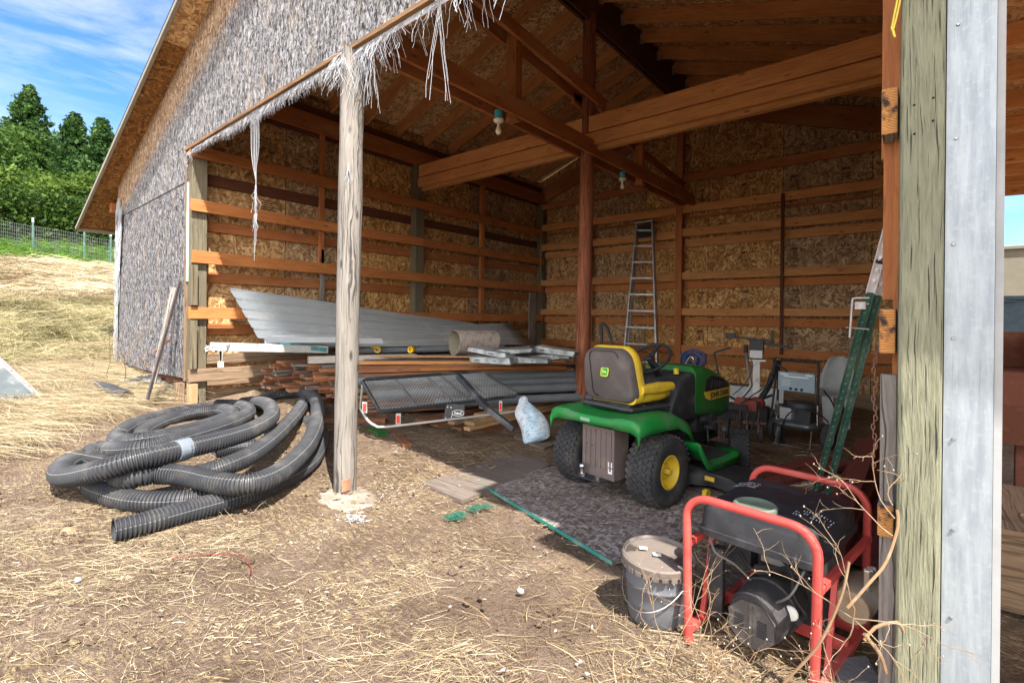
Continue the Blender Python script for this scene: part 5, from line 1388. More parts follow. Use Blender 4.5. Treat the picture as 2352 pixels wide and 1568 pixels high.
# ---- mesh cargo carrier
M_car = plain('carrier_black_steel', (.05, .056, .065), .45, .4, dirt=(.22, .22, .22), dscale=6, dlo=.5); M_carl = plain('carrier_pale_steel', (.52, .50, .46), .5, .3)
car = thing('cargo_carrier', 'black steel mesh cargo carrier with red reflectors leaning on the pile', 'cargo carrier', (2.2, 1.9, .1))
FA, FB, KA, KB = un(872, 946, Z=.41), un(1192, 908, Z=.43), un(830, 872, Z=.71), un(1105, 853, Z=.70)
def cp_(u, v, h=0.):
    p = (KA.lerp(KB, u)).lerp(FA.lerp(FB, u), v); nn = (KB - KA).cross(FA - KA).normalized()
    if nn.z < 0: nn = -nn
    return p + nn * h
mb = MB(); cs = [(0, 0), (1, 0), (1, 1), (0, 1)]
pts = []
for k in range(4):
    a, b = cs[k], cs[(k + 1) % 4]
    for f in (.04, .3, .6, .96): pts.append(cp_(a[0] + (b[0] - a[0]) * f, a[1] + (b[1] - a[1]) * f))
mb.tube(pts, .019, 8, closed=True); part('tray_rim', mb, M_carl if False else M_car, car)
mb = MB(); nu, nv = 46, 15
for i in range(-nv * 2, nu + nv * 2):
    for s_ in (1, -1):
        # diagonal wires clipped to the tray
        p0 = []
        for k in range(nv + 1):
            u_ = (i + s_ * k * 1.0) / nu; 
            if 0 <= u_ <= 1: p0.append((u_, k / nv))
        if len(p0) > 1:
            a, b = cp_(*p0[0]), cp_(*p0[-1]); mb.beam(a, b, .0055, .003, (0, 0, 1))
part('mesh_floor', mb, plain('mesh_steel', (.36, .37, .38), .45, .5, dirt=(.5, .49, .47), dscale=2.2, dlo=.48, dhi=.6), car)
for u_ in (.25, .50, .62, .78):
    mb = MB(); mb.beam(cp_(u_, .01, -.015), cp_(u_, .99, -.015), .035, .02, (0, 0, 1)); part('tray_rib', mb, M_car, car)
mb = MB(); R1, R2 = un(1052, 862, Z=.74), un(1122, 940, Z=.48); R3 = un(1180, 985, Z=.32)
mb.beam(R1, R2, .055, .05, (0, 0, 1)); mb.beam(R2 + (R1 - R2).normalized() * .02, R3, .055, .05, (0, 0, 1))
part('hitch_bar', mb, M_car, car, .005)
mb = MB(); g1 = [un(828, 938, Z=.40), un(845, 965, Z=.31), un(862, 977, Z=.28), un(885, 980, Z=.27), un(1000, 967, Z=.29), un(1100, 955, Z=.30), un(1185, 944, Z=.31)]
mb.tube(cat_rom(g1, .04), .013, 8); mb.tube([g1[0], KA + V((.02, 0, -.05))], .012, 8); part('side_rail', mb, M_carl, car)
for (x, y, z0, mat_, lw) in ((915, 962, .33, 0, .05), (1150, 932, .36, 1, .035), (838, 935, .44, 0, .05)):
    c = un(x, y, Z=z0); mb = MB(); mb.beam(c + V((0, 0, -.055)), c + V((0, 0, .055)), lw, .006, (.5, -.8, 0)); rf = part('reflector_plate', mb, M_carl, car)
    mb = MB(); mb.beam(c + V((.004, -.007, -.04)), c + V((.004, -.007, .035)), lw * .6, .006, (.5, -.8, 0)); part('red_reflector', mb, plain('reflector_red', (.65, .06, .04) if mat_ == 0 else (.6, .01, .02), .3), rf)
c = un(1040, 948, Z=.34); Mp = Matrix.Translation(c) @ Matrix.Rotation(R_(38), 4, 'Z') @ Matrix.Rotation(R_(78), 4, 'X')
mb = MB(); mb.prism([Mp @ V(p) for p in ((-.10, -.08, 0), (.12, -.09, 0), (.12, .09, 0), (-.07, .09, 0))], Mp.to_3x3() @ V((0, 0, .004))); pl = part('logo_plate', mb, M_blk, car)
mb = MB(); mb.tube([Mp @ V((.055 + .062 * math.cos(a), .0 + .030 * math.sin(a), .006)) for a in [6.2832 * j / 24 for j in range(24)]], .003, 4, closed=True); mb.beam(Mp @ V((-.02, -.07, .006)), Mp @ V((.0, -.005, .006)), .006, .004)
for q in ((-.055, .06), (-.07, -.055), (-.02, .055)): mb.ball(Mp @ V((q[0], q[1], .006)), .008, n=5)
part('plate_print', mb, M_whitep, pl)
text_mesh("haul", .045, Mp @ Matrix.Translation((.055, 0, .005)), M_whitep, pl, 'plate_lettering', .001)
# ---- salt bag
bg0 = un(1232, 1022, Z=.02); bg1 = un(1203, 915, Z=.46)
bag = thing('salt_bag', 'slumped pale blue printed bag propped on the low lumber stack', 'bag', tuple(bg0))
t = NT('bag_plastic', .35, spec=.6); p = t.uv()
sx_ = t.n('SeparateXYZ'); t.l(p, sx_.inputs[0])
cb = t.ramp(t.noise(t.mapv(p, (2, 2.6, 1)), 1, 3), [(.44, (.60, .64, .68)), (.52, (.40, .58, .72)), (.62, (.55, .68, .78))])
tx = t.ramp(t.noise(t.mapv(p, (70, 9, 1)), 1, 2), [(.57, 0), (.60, .7)])
t.col(t.mix(tx, cb, (.12, .15, .19))); t.bump(t.noise(t.mapv(p, (9, 5, 1)), 1, 4), .02, .8); M_bag = t.mat
axb = (bg1 - bg0); Lb = axb.length; axn = axb.normalized(); sdb = V((.80, .58, 0)); sdb = (sdb - axn * sdb.dot(axn)).normalized(); fb = sdb.cross(axn)
rg = []
for f, w, th_ in ((0, .10, .03), (.03, .145, .06), (.15, .15, .085), (.35, .15, .09), (.55, .14, .08), (.70, .12, .06), (.80, .08, .03), (.86, .05, .018), (.93, .055, .010), (1.0, .02, .004)):
    c = bg0 + axn * (Lb * f) + sdb * (.03 * math.sin(f * 6)) + V((0, 0, .03))
    rg.append([c + sdb * (w * math.cos(a)) * (1 + .06 * math.sin(f * 23 + a * 3)) + fb * (th_ * math.sin(a) * (1 + .12 * math.sin(a * 4 + f * 17))) for a in [6.2832 * j / 28 for j in range(28)]])
mb = MB(); mb.loft(rg)
k = 0
for i in range(len(mb.uv) - 2):
    rI, j = divmod(i, 28); mb.uv[i] = [(rI * .12, j * .05), (rI * .12, j * .05 + .05), (rI * .12 + .12, j * .05 + .05), (rI * .12 + .12, j * .05)]
o = part('bag_body', mb, M_bag, bag); q = o.modifiers.new('s', 'SUBSURF'); q.levels = 1; q.render_levels = 2

# ---- coiled drain pipe
t = NT('corrugated_black', .5, spec=.4); p = t.uv()
sx_ = t.n('SeparateXYZ'); t.l(p, sx_.inputs[0])
ln_ = t.math('LESS_THAN', t.math('ABSOLUTE', t.math('SUBTRACT', t.math('ABSOLUTE', t.math('SUBTRACT', sx_.outputs[1], .5)), .30)), .0024)
base = t.mix(t.ramp(t.noise(t.obj(), 5, 6, .7), [(.5, 0), (.72, .5)]), (.034, .035, .040), (.14, .125, .11))
wh = t.math('LESS_THAN', t.math('ABSOLUTE', t.math('SUBTRACT', sx_.outputs[0], 2.62)), .035)
base = t.mix(t.math('MULTIPLY', ln_, .7), base, (.40, .43, .40)); t.col(base); t.rough(t.ramp(t.noise(t.obj(), 9, 4), [(.4, .48), (.7, .75)]))
M_corr = t.mat
def cpx(cx, cy): return 114.8 + cx * .2832, 865.2 + cy * .2832
def drain(pts, name='x'):
    P3 = []
    for cx, cy, h in pts:
        x, y = cpx(cx, cy); q = un(x, y, Z=h + .03); g = ground(q.x, q.y); q = un(x, y, Z=g + h); g = ground(q.x, q.y); q = un(x, y, Z=g + h); P3.append(q)
    return P3
RP = .071
def ribs(P3, mb):
    C = cat_rom(P3, .02)
    # resample evenly
    Ls = [0]
    for a, b in zip(C, C[1:]): Ls.append(Ls[-1] + (b - a).length)
    step = .0055; N = int(Ls[-1] / step); X = np.interp(np.arange(N) * step, Ls, [c.x for c in C]); Y = np.interp(np.arange(N) * step, Ls, [c.y for c in C]); Z = np.interp(np.arange(N) * step, Ls, [c.z for c in C])
    # soften
    for _ in range(30):
        for A_ in (X, Y, Z): A_[1:-1] = (A_[:-2] + A_[1:-1] + A_[2:]) / 3
    rr = [RP * (1.0 if i % 4 in (0, 1) else .82) for i in range(N)]
    mb.tube([V((x, y, z)) for x, y, z in zip(X, Y, Z)], rr, 16, 0, False)
mb = MB(); h0, h1, h2 = .068, .20, .33
ribs(drain([(515, 1250, h0), (800, 1180, h0), (1100, 1095, h0), (1400, 1012, h0), (1700, 920, h0), (1950, 800, h0), (2110, 690, h0), (2190, 550, h0), (2180, 440, h0), (2080, 370, h0), (1930, 350, h0)]), mb)
endp = drain([(515, 1250, h0), (800, 1180, h0)])
ribs(drain([(1560, 905, h0), (1280, 975, h0), (1000, 1010, h0), (700, 1005, h0), (470, 950, h0), (350, 890, h0), (420, 820, h0), (620, 790, h0), (850, 760, h0)]), mb)
ribs(drain([(900, 700, h0), (720, 700, h0), (590, 745, h0 + .05), (565, 820, .15), (680, 815, h1), (860, 785, h1), (1100, 800, h1), (1350, 855, h1), (1600, 870, h1), (1800, 810, h1), (1980, 680, h1), (2110, 520, h1 + .03), (2170, 330, h1 + .06), (2150, 180, h1 + .05), (2030, 125, h1 + .03), (1850, 150, h1), (1650, 210, .15), (1450, 260, h0)]), mb)
ribs(drain([(1180, 800, h0 + .05), (1400, 735, h1 - .02), (1650, 620, h1), (1850, 460, h1), (1990, 310, h1), (2050, 225, h1 - .05), (2060, 190, h0)]), mb)
ribs(drain([(1330, 600, h0), (1480, 575, h0), (1680, 560, h0)]), mb)
ribs(drain([(1700, 240, h0), (1450, 240, h0), (1150, 270, h0), (900, 320, h0), (680, 390, h0), (550, 470, h0), (560, 520, h0 + .05), (700, 525, h1), (950, 480, h1), (1200, 420, h1), (1400, 350, h1), (1470, 295, h1), (1400, 270, h1 - .05), (1200, 290, h0 + .04), (980, 345, h0), (820, 410, h0), (740, 470, h0), (800, 530, h0), (1000, 560, h0)]), mb)
ribs(drain([(600, 740, h0), (430, 710, h0), (330, 665, h0), (340, 605, h0), (430, 585, h0), (600, 590, h1 - .03), (850, 560, h1), (1100, 490, h1), (1350, 415, h1), (1560, 330, h1), (1610, 270, h1), (1520, 235, h1 - .06), (1350, 230, h0 + .04)]), mb)
ribs(drain([(620, 620, h0), (400, 640, h0), (220, 670, h0), (100, 730, h0 + .05), (90, 800, .15), (220, 800, h1), (450, 745, h2 - .05), (750, 660, h2), (1070, 590, h2), (1400, 510, h2), (1640, 430, h2), (1790, 330, h2), (1780, 235, h2 - .04), (1680, 205, h1), (1560, 215, h1 - .06)]), mb)
dp = thing('drain_pipe_coil', 'coiled black corrugated drain pipe with a thin white line, lying on the straw', 'drain pipe', (1.6, -.4, .1))
part('corrugated_pipe', mb, M_corr, dp)
mb = MB(); Pq = drain([(1020, 603, h2), (1070, 590, h2), (1130, 574, h2)]); mb.tube(cat_rom(Pq, .012), [.0735 if i % 2 else .071 for i in range(len(cat_rom(Pq, .012)))], 18); part('white_tape_wrap', mb, plain('white_tape', (.16, .19, .22), .5, dirt=(.25, .27, .3), dscale=16), dp)
mb = MB(); e0, e1 = endp; dd_ = (e1 - e0).normalized(); mb.lathe(e0, [(RP * .86, .25), (RP * .86, 0), (RP, 0)], 18, 0, tuple(dd_)); part('pipe_mouth', mb, M_blk2, dp)
# half buried black pipes in the weeds
mb = MB(); ribs([V(p) for p in ((-2.4, -.55, .33), (-1.6, -.60, .38), (-.9, -.58, .40), (-.35, -.52, .36))], mb)
mb.tube(cat_rom([(-1.35, -.32, .36), (-1.2, -.15, .42), (-1.15, .0, .40)], .05), .09, 12)
solo('buried_pipe', mb, M_corr, 'black corrugated pipe half buried in dry grass left of the corner post', 'pipe')
# ---- odd boards by the front pole
for a, b, w, h, mt, lab in (((2.55, 1.10, .10), (3.05, .86, .10), .09, .09, W_pile, 'short rusty red beam on the ground behind the front pole'), ((2.35, .95, .14), (2.6, .9, .13), .10, .10, M_green2, 'green painted beam end beside the front pole'),
        ((1.75, .75, .20), (2.25, 1.2, .20), .12, .05, W_pile, 'broken brown board between coil and front pole')):
    mb = MB(); mb.beam(a, b, w, h); solo('loose_beam', mb, mt, lab, 'beam', bev=.004)
# sticks leaning on the gable
M_angle = plain('rusty_angle_iron', (.07, .055, .055), .75, dirt=(.20, .14, .13), dscale=10)
a, b = un(338, 917, Y=-.42), un(413, 645, Y=-.03)
mb = MB(); mb.beam(a, b, .04, .008); mb.beam(a + V((.02, 0, 0)), b + V((.02, 0, 0)), .008, .04); solo('leaning_iron', mb, M_angle, 'long rusty angle iron leaning on the grey boarding left of the corner post', 'angle iron')
a, b = un(352, 880, Y=-.30), un(400, 660, Y=-.03)
mb = MB(); mb.beam(a, b, .06, .02); solo('leaning_stick', mb, W_grey, 'short grey stick leaning behind the rusty angle iron', 'stick')
a, b = un(355, 808, Y=-.15), un(392, 778, Y=-.10)
mb = MB(); mb.tube([a, b], .012, 6); solo('hooked_twig', mb, W_dark, 'short dark twig caught on the leaning angle iron', 'twig')
# hanging tangle of twine
mb = MB(); rr_ = random.Random(9); tp = un(590, 262, Y=-.02)
zt = [un(590, y_, Y=0).z for y_ in (285, 340, 415, 480, 522, 598)]; X0 = un(588, 415, Y=0).x
def tw(P_, r=.0017): mb.tube(cat_rom(P_, .05), r, 4, 0, False)
for k in range(9):
    x = -.085 + k * .021; w_ = rr_.uniform(-.01, .01)
    tw([V((X0 + x, -.02, 3.30)), V((X0 + x * 1.05 + w_, -.01, zt[1])), V((X0 + x * .45 + w_, -.01, (zt[1] + zt[2]) / 2 - .03)), V((X0 + x * .06, 0, zt[2])), V((X0 + rr_.uniform(-.012, .012), rr_.uniform(-.01, .01), (zt[2] + zt[3]) / 2)), V((X0 + rr_.uniform(-.012, .012), 0, zt[3]))])
for k in range(26):
    z_ = rr_.choice((zt[2] - .02, zt[2] - .16, zt[3], zt[3] - .03, zt[3] - .05)) + rr_.uniform(-.02, .02); p_ = [V((X0, 0, z_))]
    for q in range(5): p_.append(p_[-1] + V((rr_.uniform(-.02, .02), rr_.uniform(-.012, .012), -.028)))
    tw(p_, .0016)
for k in range(3): tw([V((X0, 0, zt[3])), V((X0 - .02 + k * .018, 0, zt[4])), V((X0 - .025 + k * .02, 0, (zt[4] + zt[5]) / 2)), V((X0 - .02 + k * .01, 0, zt[5] + k * .08))])
solo('hanging_twine', mb, M_fib, 'knotted bunch of white twine hanging from the header near the corner post', 'twine')

# ---- right hand background, seen past the white jamb
mb = MB(); mb.box((8.6, 9.9, 1.95), (2.6, .9, 1.32)); mb.box((8.6, 9.43, 2.57), (2.6, .04, .06)); mb.cyl((8.0, 9.5, .3), (8.0, 10.3, .3), .3); mb.box((8.6, 9.9, 1.2), (2.5, .8, .2))
solo('beige_trailer', mb, plain('beige_panel', (.27, .245, .185), .7), 'beige box trailer seen past the white jamb on the right', 'trailer', bev=.01)
mb = MB(); mb.box((7.9, 7.0, 1.15), (1.4, .8, .95)); mb.box((7.9, 6.97, 1.64), (1.44, .86, .05)); mb.box((7.5, 6.55, 1.60), (.18, .04, .03)); mb.box((7.9, 7, .35), (1.3, .7, .66), 1)
solo('blue_bin', mb, [plain('slate_blue_steel', (.04, .085, .125), .5, dirt=(.12, .16, .2)), M_dust], 'slate blue steel bin in the bay right of the white jamb', 'bin', bev=.01)
mb = MB(); mb.loft([[(7.05, 3.0, .45), (7.5, 3.0, .45), (7.5, 3.5, .45), (7.05, 3.5, .45)], [(6.98, 2.9, .75), (7.6, 2.9, .75), (7.6, 3.6, .75), (6.98, 3.6, .75)], [(6.98, 2.9, .98), (7.6, 2.9, .98), (7.6, 3.6, .98), (6.98, 3.6, .98)]], sm=False)
mb.box((7.45, 3.3, 1.12), (.04, .6, .28)); mb.box((7.2, 3.55, 1.12), (.5, .04, .28)); mb.box((7.0, 3.3, 1.12), (.04, .6, .28)); mb.box((7.3, 3.2, .2), (.08, .08, .5)); mb.box((7.1, 3.0, .2), (.06, .06, .5))
solo('rusty_hopper', mb, plain('red_rust', (.12, .040, .024), .85, dirt=(.18, .08, .05), dscale=14), 'rusty red steel hopper in front of the blue bin', 'hopper', bev=.006)
mb = MB(); mb.box((7.35, 1.6, .36), (.78, .9, .04)); mb.box((7.35, 1.18, .17), (.7, .03, .34)); mb.box((7.0, 1.6, .17), (.03, .8, .34)); mb.box((7.35, 1.4, .43), (.6, .02, .02), rz=.5)
solo('plywood_box', mb, W_plank, 'brown plywood box on the ground right of the white jamb', 'box', bev=.004)
mb = MB(); mb.beam((6.93, .18, .07), (7.9, .75, .07), .14, .09); solo('pale_beam', mb, W_pale, 'pale sawn beam on the ground at the foot of the white jamb', 'beam', bev=.005)
# ================================================================ OUTSIDE ON THE LEFT
# aluminium boat bow poking in from the left
M_al = plain('riveted_aluminium', (.13, .15, .155), .4, .5, .06, dirt=(.42, .43, .42), dscale=2.5)
bt = thing('aluminium_boat', 'riveted aluminium boat bow half hidden at the left edge', 'boat', (-.9, -1.35, .3))
Ta, Tb = un(-60, 772, X=-1.5), un(110, 928, X=-.85)
Ba = un(-90, 962, X=-.7)
mb = MB()
mb.poly([Ta, Ba, Tb]); mb.poly([Ta + V((-.5, .3, -.5)), Ta, Tb, Tb + V((-.1, .1, -.2))]); mb.poly([Ba, Ba - V((0, 0, .3)), Tb - V((0, 0, .3)), Tb])
o = part('hull', mb, M_al, bt); q = o.modifiers.new('s', 'SOLIDIFY'); q.thickness = .004
mb = MB(); nb = (Ba - Ta).cross(Tb - Ta).normalized(); nb = nb if nb.z > 0 else -nb
mb.beam(Ta + nb * .004, Tb + nb * .004, .05, .006, nb); mb.beam(Ta.lerp(Ba, .72) + nb * .006, Tb.lerp(Ba, .08) + nb * .006, .03, .008, nb)
part('seam_strip', mb, M_oldst, bt, .002)
mb = MB()
for k in range(44):
    f = k / 44
    for off in (-.016, .016):
        p = Ta.lerp(Tb, f) + nb * .008 + (Ba - Ta).normalized() * off; mb.ball(p, .006, (1, 1, 1), 4)
for k in range(26): mb.ball(Ta.lerp(Ba, .68).lerp(Tb.lerp(Ba, .05), k / 26) + nb * .006, .006, (1, 1, 1), 4)
part('rivet_rows', mb, M_oldst, bt, kind='stuff')

def leafmat(name, cols, tr=.35):
    t = NT(name, .6, spec=.2); uv = t.uv(); s_ = t.n('SeparateXYZ'); t.l(uv, s_.inputs[0])
    c = t.ramp(s_.outputs[0], [(0, cols[0]), (.5, cols[1]), (1, cols[2])]); t.col(c)
    tn = t.n('BsdfTranslucent'); t.l(c, tn.inputs[0]); m = t.n('MixShader'); m.inputs[0].default_value = tr
    t.l(t.b.outputs[0], m.inputs[1]); t.l(tn.outputs[0], m.inputs[2]); t.l(m.outputs[0], t.t.nodes['Material Output'].inputs[0])
    return t.mat
L_pine = leafmat('pine_needles', ((.010, .030, .008), (.035, .085, .018), (.085, .16, .035)))
L_round = leafmat('bright_leaves', ((.012, .035, .006), (.04, .09, .014), (.10, .17, .03)))
L_bush = leafmat('bush_leaves', ((.018, .042, .006), (.065, .12, .015), (.16, .23, .04)))
M_bark = wood('tree_bark', (.05, .035, .025), (.13, .09, .06), 0, .1, .5)
def npmesh(name, verts, faces, uvs, mats, off, label=None, cat=None, group=None, kind=None, par=None):
    me = bpy.data.meshes.new(name)
    nv, nf = len(verts), len(faces); k = faces.shape[1]
    me.vertices.add(nv); me.loops.add(nf * k); me.polygons.add(nf)
    me.vertices.foreach_set('co', (verts - np.array(off)).astype(np.float32).ravel())
    me.loops.foreach_set('vertex_index', faces.astype(np.int32).ravel())
    me.polygons.foreach_set('loop_start', (np.arange(nf) * k).astype(np.int32))
    try: me.polygons.foreach_set('loop_total', np.full(nf, k, np.int32))
    except Exception: pass
    u = me.uv_layers.new(name='UVMap'); u.data.foreach_set('uv', uvs.astype(np.float32).ravel())
    me.update(calc_edges=True); me.validate()
    for m in mats: me.materials.append(m)
    o = bpy.data.objects.new(name, me); link(o)
    if par is None: o.location = off
    else: o.parent = par
    setp(o, label, cat, group, kind); return o
def leaves(C, size, rng, flat=.0, val=None):
    n = len(C)
    a = rng.normal(size=(n, 3)); a[:, 2] *= (1 - flat); a /= np.linalg.norm(a, axis=1)[:, None]
    b = rng.normal(size=(n, 3)); b -= a * (a * b).sum(1)[:, None]; b /= np.linalg.norm(b, axis=1)[:, None]
    s = size * rng.uniform(.6, 1.3, n)[:, None]
    v = np.stack([C - a * s, C + b * s * .5, C + a * s, C - b * s * .5], 1).reshape(-1, 3)
    f = np.arange(n * 4).reshape(n, 4)
    r = (rng.random(n) if val is None else np.clip(val + rng.normal(size=n) * .15, 0, 1))
    uv = np.repeat(np.stack([r, r], 1), 4, 0)
    return v, f, uv
def pine(x, y, H, Rr, seed, label, n=9000, bare=.05):
    rng = np.random.default_rng(seed); z0 = ground(x, y) - .3 if x > -60 else 8
    th = thing('pine_tree', label, 'tree', (x, y, z0), group='trees beyond the field')
    mb = MB(); mb.tube([(x, y, z0), (x + .2, y, z0 + H * .5), (x, y, z0 + H * .97)], [.28, .18, .03], 8)
    C = []; per = 30
    nb = n // per
    for i in range(nb):
        f = bare + (1 - bare) * (i / nb) ** .85; L = Rr * (1 - f) ** .95 * rng.uniform(.45, 1.2) + .15
        az = rng.uniform(0, 6.283); z = z0 + H * f
        tilt = rng.uniform(.1, .5)
        t_ = np.sqrt(rng.random(per)); r_ = L * t_
        C.append(np.stack([x + np.cos(az) * r_, y + np.sin(az) * r_, z + tilt * r_ * .8], 1) + rng.normal(size=(per, 3)) * (.09 + .045 * L) * np.array([1, 1, .7]))
        if i % 4 == 0: mb.tube([(x, y, z), (x + math.cos(az) * L * .8, y + math.sin(az) * L * .8, z + tilt * L * .64)], [.05, .015], 4)
    C = np.concatenate(C)
    part('trunk', mb, M_bark, th)
    v, f, uv = leaves(C, .17, rng, val=np.clip(.25 + .1 * np.array([noise.noise(Vector(tuple(c * .9))) * 4 for c in C]) + .3, 0, 1))
    npmesh('crown', v, f, uv, [L_pine], (x, y, z0), par=th)
def broad(name, x, y, H, Rr, seed, label, mat, n=9000, squash=1., group='trees beyond the field', size=.15):
    rng = np.random.default_rng(seed); z0 = ground(x, y) - .2
    th = thing(name, label, 'tree' if H > 6 else 'bush', (x, y, z0), group=group)
    mb = MB(); mb.tube([(x, y, z0), (x + .1, y, z0 + H * .4), (x, y + .1, z0 + H * .7)], [.16, .12, .04], 7)
    K = 26; cl = []
    for i in range(K):
        d = rng.normal(size=3); d /= np.linalg.norm(d); d[2] = abs(d[2]) * 1.0 - .25
        c = np.array([x, y, z0 + H * .52]) + d * np.array([Rr * .75, Rr * .75, H * .42 * squash]) * rng.uniform(.5, 1)
        cl.append((c, rng.uniform(.22, .42) * Rr, rng.uniform(.25, .8)))
        if i % 3 == 0: mb.tube([(x, y, z0 + H * .3), tuple(c)], [.07, .02], 5)
    part('trunk', mb, M_bark, th)
    C = []; val = []
    for c, r, b in cl:
        m = n // K; d = rng.normal(size=(m, 3)); d /= np.linalg.norm(d, axis=1)[:, None]
        C.append(c + d * (r * rng.random(m) ** .4)[:, None] * np.array([1, 1, .8])); val.append(np.full(m, b))
    C = np.concatenate(C); C[:, 2] = np.maximum(C[:, 2], z0 + .1)
    v, f, uv = leaves(C, size, rng, val=np.concatenate(val)); npmesh('crown', v, f, uv, [mat], (x, y, z0), par=th)
def at(px, r):   # plan position on the sight line of a photo column, r metres away
    a = (px - 1176.) / FOC; q = V((_RX[0] * a + _FX[0], _RX[1] * a + _FX[1], 0)).normalized(); return CAMP[0] + q.x * r, CAMP[1] + q.y * r
x, y = at(62, 56); pine(x, y, 12.7, 4.6, 1, 'tallest pine at the left edge, dark against the sky', 17000)
x, y = at(168, 52); pine(x, y, 10.4, 4.2, 2, 'middle pine right of the tallest one', 11000, .1)
x, y = at(232, 50); pine(x, y, 10.2, 3.8, 3, 'slim pine close to the roof edge', 9000, .1)
x, y = at(128, 58); pine(x, y, 7.8, 3.6, 31, 'low dark pine filling the gap between the two tall ones', 7000, .1)
x, y = at(262, 54); pine(x, y, 8.6, 3.6, 32, 'dark pine partly hidden by the roof edge', 7000, .1)
x, y = at(18, 44); broad('round_tree', x, y, 8.6, 3.1, 4, 'full round green tree in front of the tallest pine', L_round, 14000)
for i, (px, r, H, R2) in enumerate(((-20, 37, 4.4, 2.0), (35, 36, 3.6, 1.8), (85, 37, 4.3, 1.9), (135, 36, 3.9, 1.9), (185, 37, 4.4, 1.9), (232, 36, 3.8, 1.8), (275, 37, 4.2, 2.0), (60, 40, 5.0, 2.2), (160, 40, 4.9, 2.2), (215, 41, 5.3, 2.2))):
    x, y = at(px, r); broad('leafy_bush', x, y, H, R2, 40 + i, ['yellow green leafy bush cut by the left edge behind the wire fence', 'leafy bush below the tallest pine behind the fence', 'leafy bush just right of the left fence post', 'leafy bush between the two fence posts',
        'leafy bush behind the right fence post', 'leafy bush beside the roof corner', 'leafy bush behind the roof corner', 'taller bush in the second row below the tallest pine', 'taller bush in the second row between the pines', 'taller bush in the second row near the roof'][i], L_bush, 8000, 1.1, 'bushes behind the wire fence', .13)
N = 26000; xx, yy = [], []
for k in range(N):
    a_, b_ = at(random.uniform(-120, 330), random.uniform(31.5, 35.5)); xx.append(a_); yy.append(b_)
xx, yy = np.array(xx), np.array(yy); rngu = np.random.default_rng(77)
Cu = np.stack([xx, yy, np.interp(xx, _gx, _gz) + rngu.random(N) ** 1.3 * 2.6], 1)
v, f, uv = leaves(Cu, .11, rngu, val=np.clip(rngu.normal(size=N) * .2 + .25, 0, 1)); npmesh('undergrowth', v, f, uv, [L_bush], (0, 0, 0), label='dark tangled undergrowth below the bushes behind the fence', cat='undergrowth', kind='stuff')
# wire fence on steel posts
x0_, y0_ = at(-60, 30.5); x1_, y1_ = at(300, 25.5)
fn = thing('wire_fence', 'square mesh wire fence at the top of the field', 'fence', (x0_, y0_, ground(x0_, y0_)))
mb = MB(); nseg = 70
PF = [V((x0_ + (x1_ - x0_) * k / nseg, y0_ + (y1_ - y0_) * k / nseg, 0)) for k in range(nseg + 1)]
for p in PF: p.z = ground(p.x, p.y) + .02
for hh in range(9): mb.tube([p + V((0, 0, .05 + hh * .15)) for p in PF], .007, 3, 0, False)
for a, b in zip(PF, PF[1:]):
    p = a; mb.tube([p, p + V((0, 0, 1.27))], .006, 3, 0, False)
part('wire_mesh', mb, plain('grey_wire', (.10, .105, .10), .6, .4), fn)
for px in (-40, 75, 193, 253):
    f = (px + 60) / 360; p = V((x0_ + (x1_ - x0_) * f, y0_ + (y1_ - y0_) * f, 0)); p.z = ground(p.x, p.y)
    q = part('post', (lambda m: (m.beam(p - V((0, 0, .2)), p + V((0, 0, 1.45)), .06, .05, (1, 0, 0)), m)[1])(MB()), M_tp, fn)
    mb = MB(); mb.beam(p + V((0, 0, 1.45)), p + V((0, 0, 1.62)), .06, .05, (1, 0, 0)); part('white_tip', mb, M_tpw, q)

# ================================================================ STRAW AND GRASS
def strawmat(name, cols): return leafmat(name, cols, .25)
S_dry = strawmat('dry_straw', ((.19, .135, .07), (.44, .345, .205), (.66, .57, .40)))
S_old = strawmat('brown_straw', ((.13, .08, .045), (.32, .22, .12), (.50, .38, .22)))
S_green = strawmat('fresh_grass', ((.05, .12, .015), (.13, .27, .03), (.28, .42, .08)))
S_weed = strawmat('dull_weeds', ((.16, .14, .06), (.42, .36, .19), (.62, .55, .34)))
GN = {}
def gz(X, Y):
    out = np.interp(X - .5, _gx, _gz) + np.interp(X, _gx, _gz) + np.interp(X + .5, _gx, _gz); out /= 3
    m = (X > -1) & (X < 4.2)
    out[m] += .08 * np.clip(np.minimum((Y[m] - .15) / .7, 2.2 - Y[m]), 0, 1) * np.minimum(1, 4.2 - X[m]) * np.minimum(1, X[m] + 1)
    far = X < -3
    if far.any(): out[far] += np.array([.22 * noise.noise(Vector((a * .35, b * .35, 3.))) * min(1, (-3 - a) / 3) for a, b in zip(X[far], Y[far])])
    return out
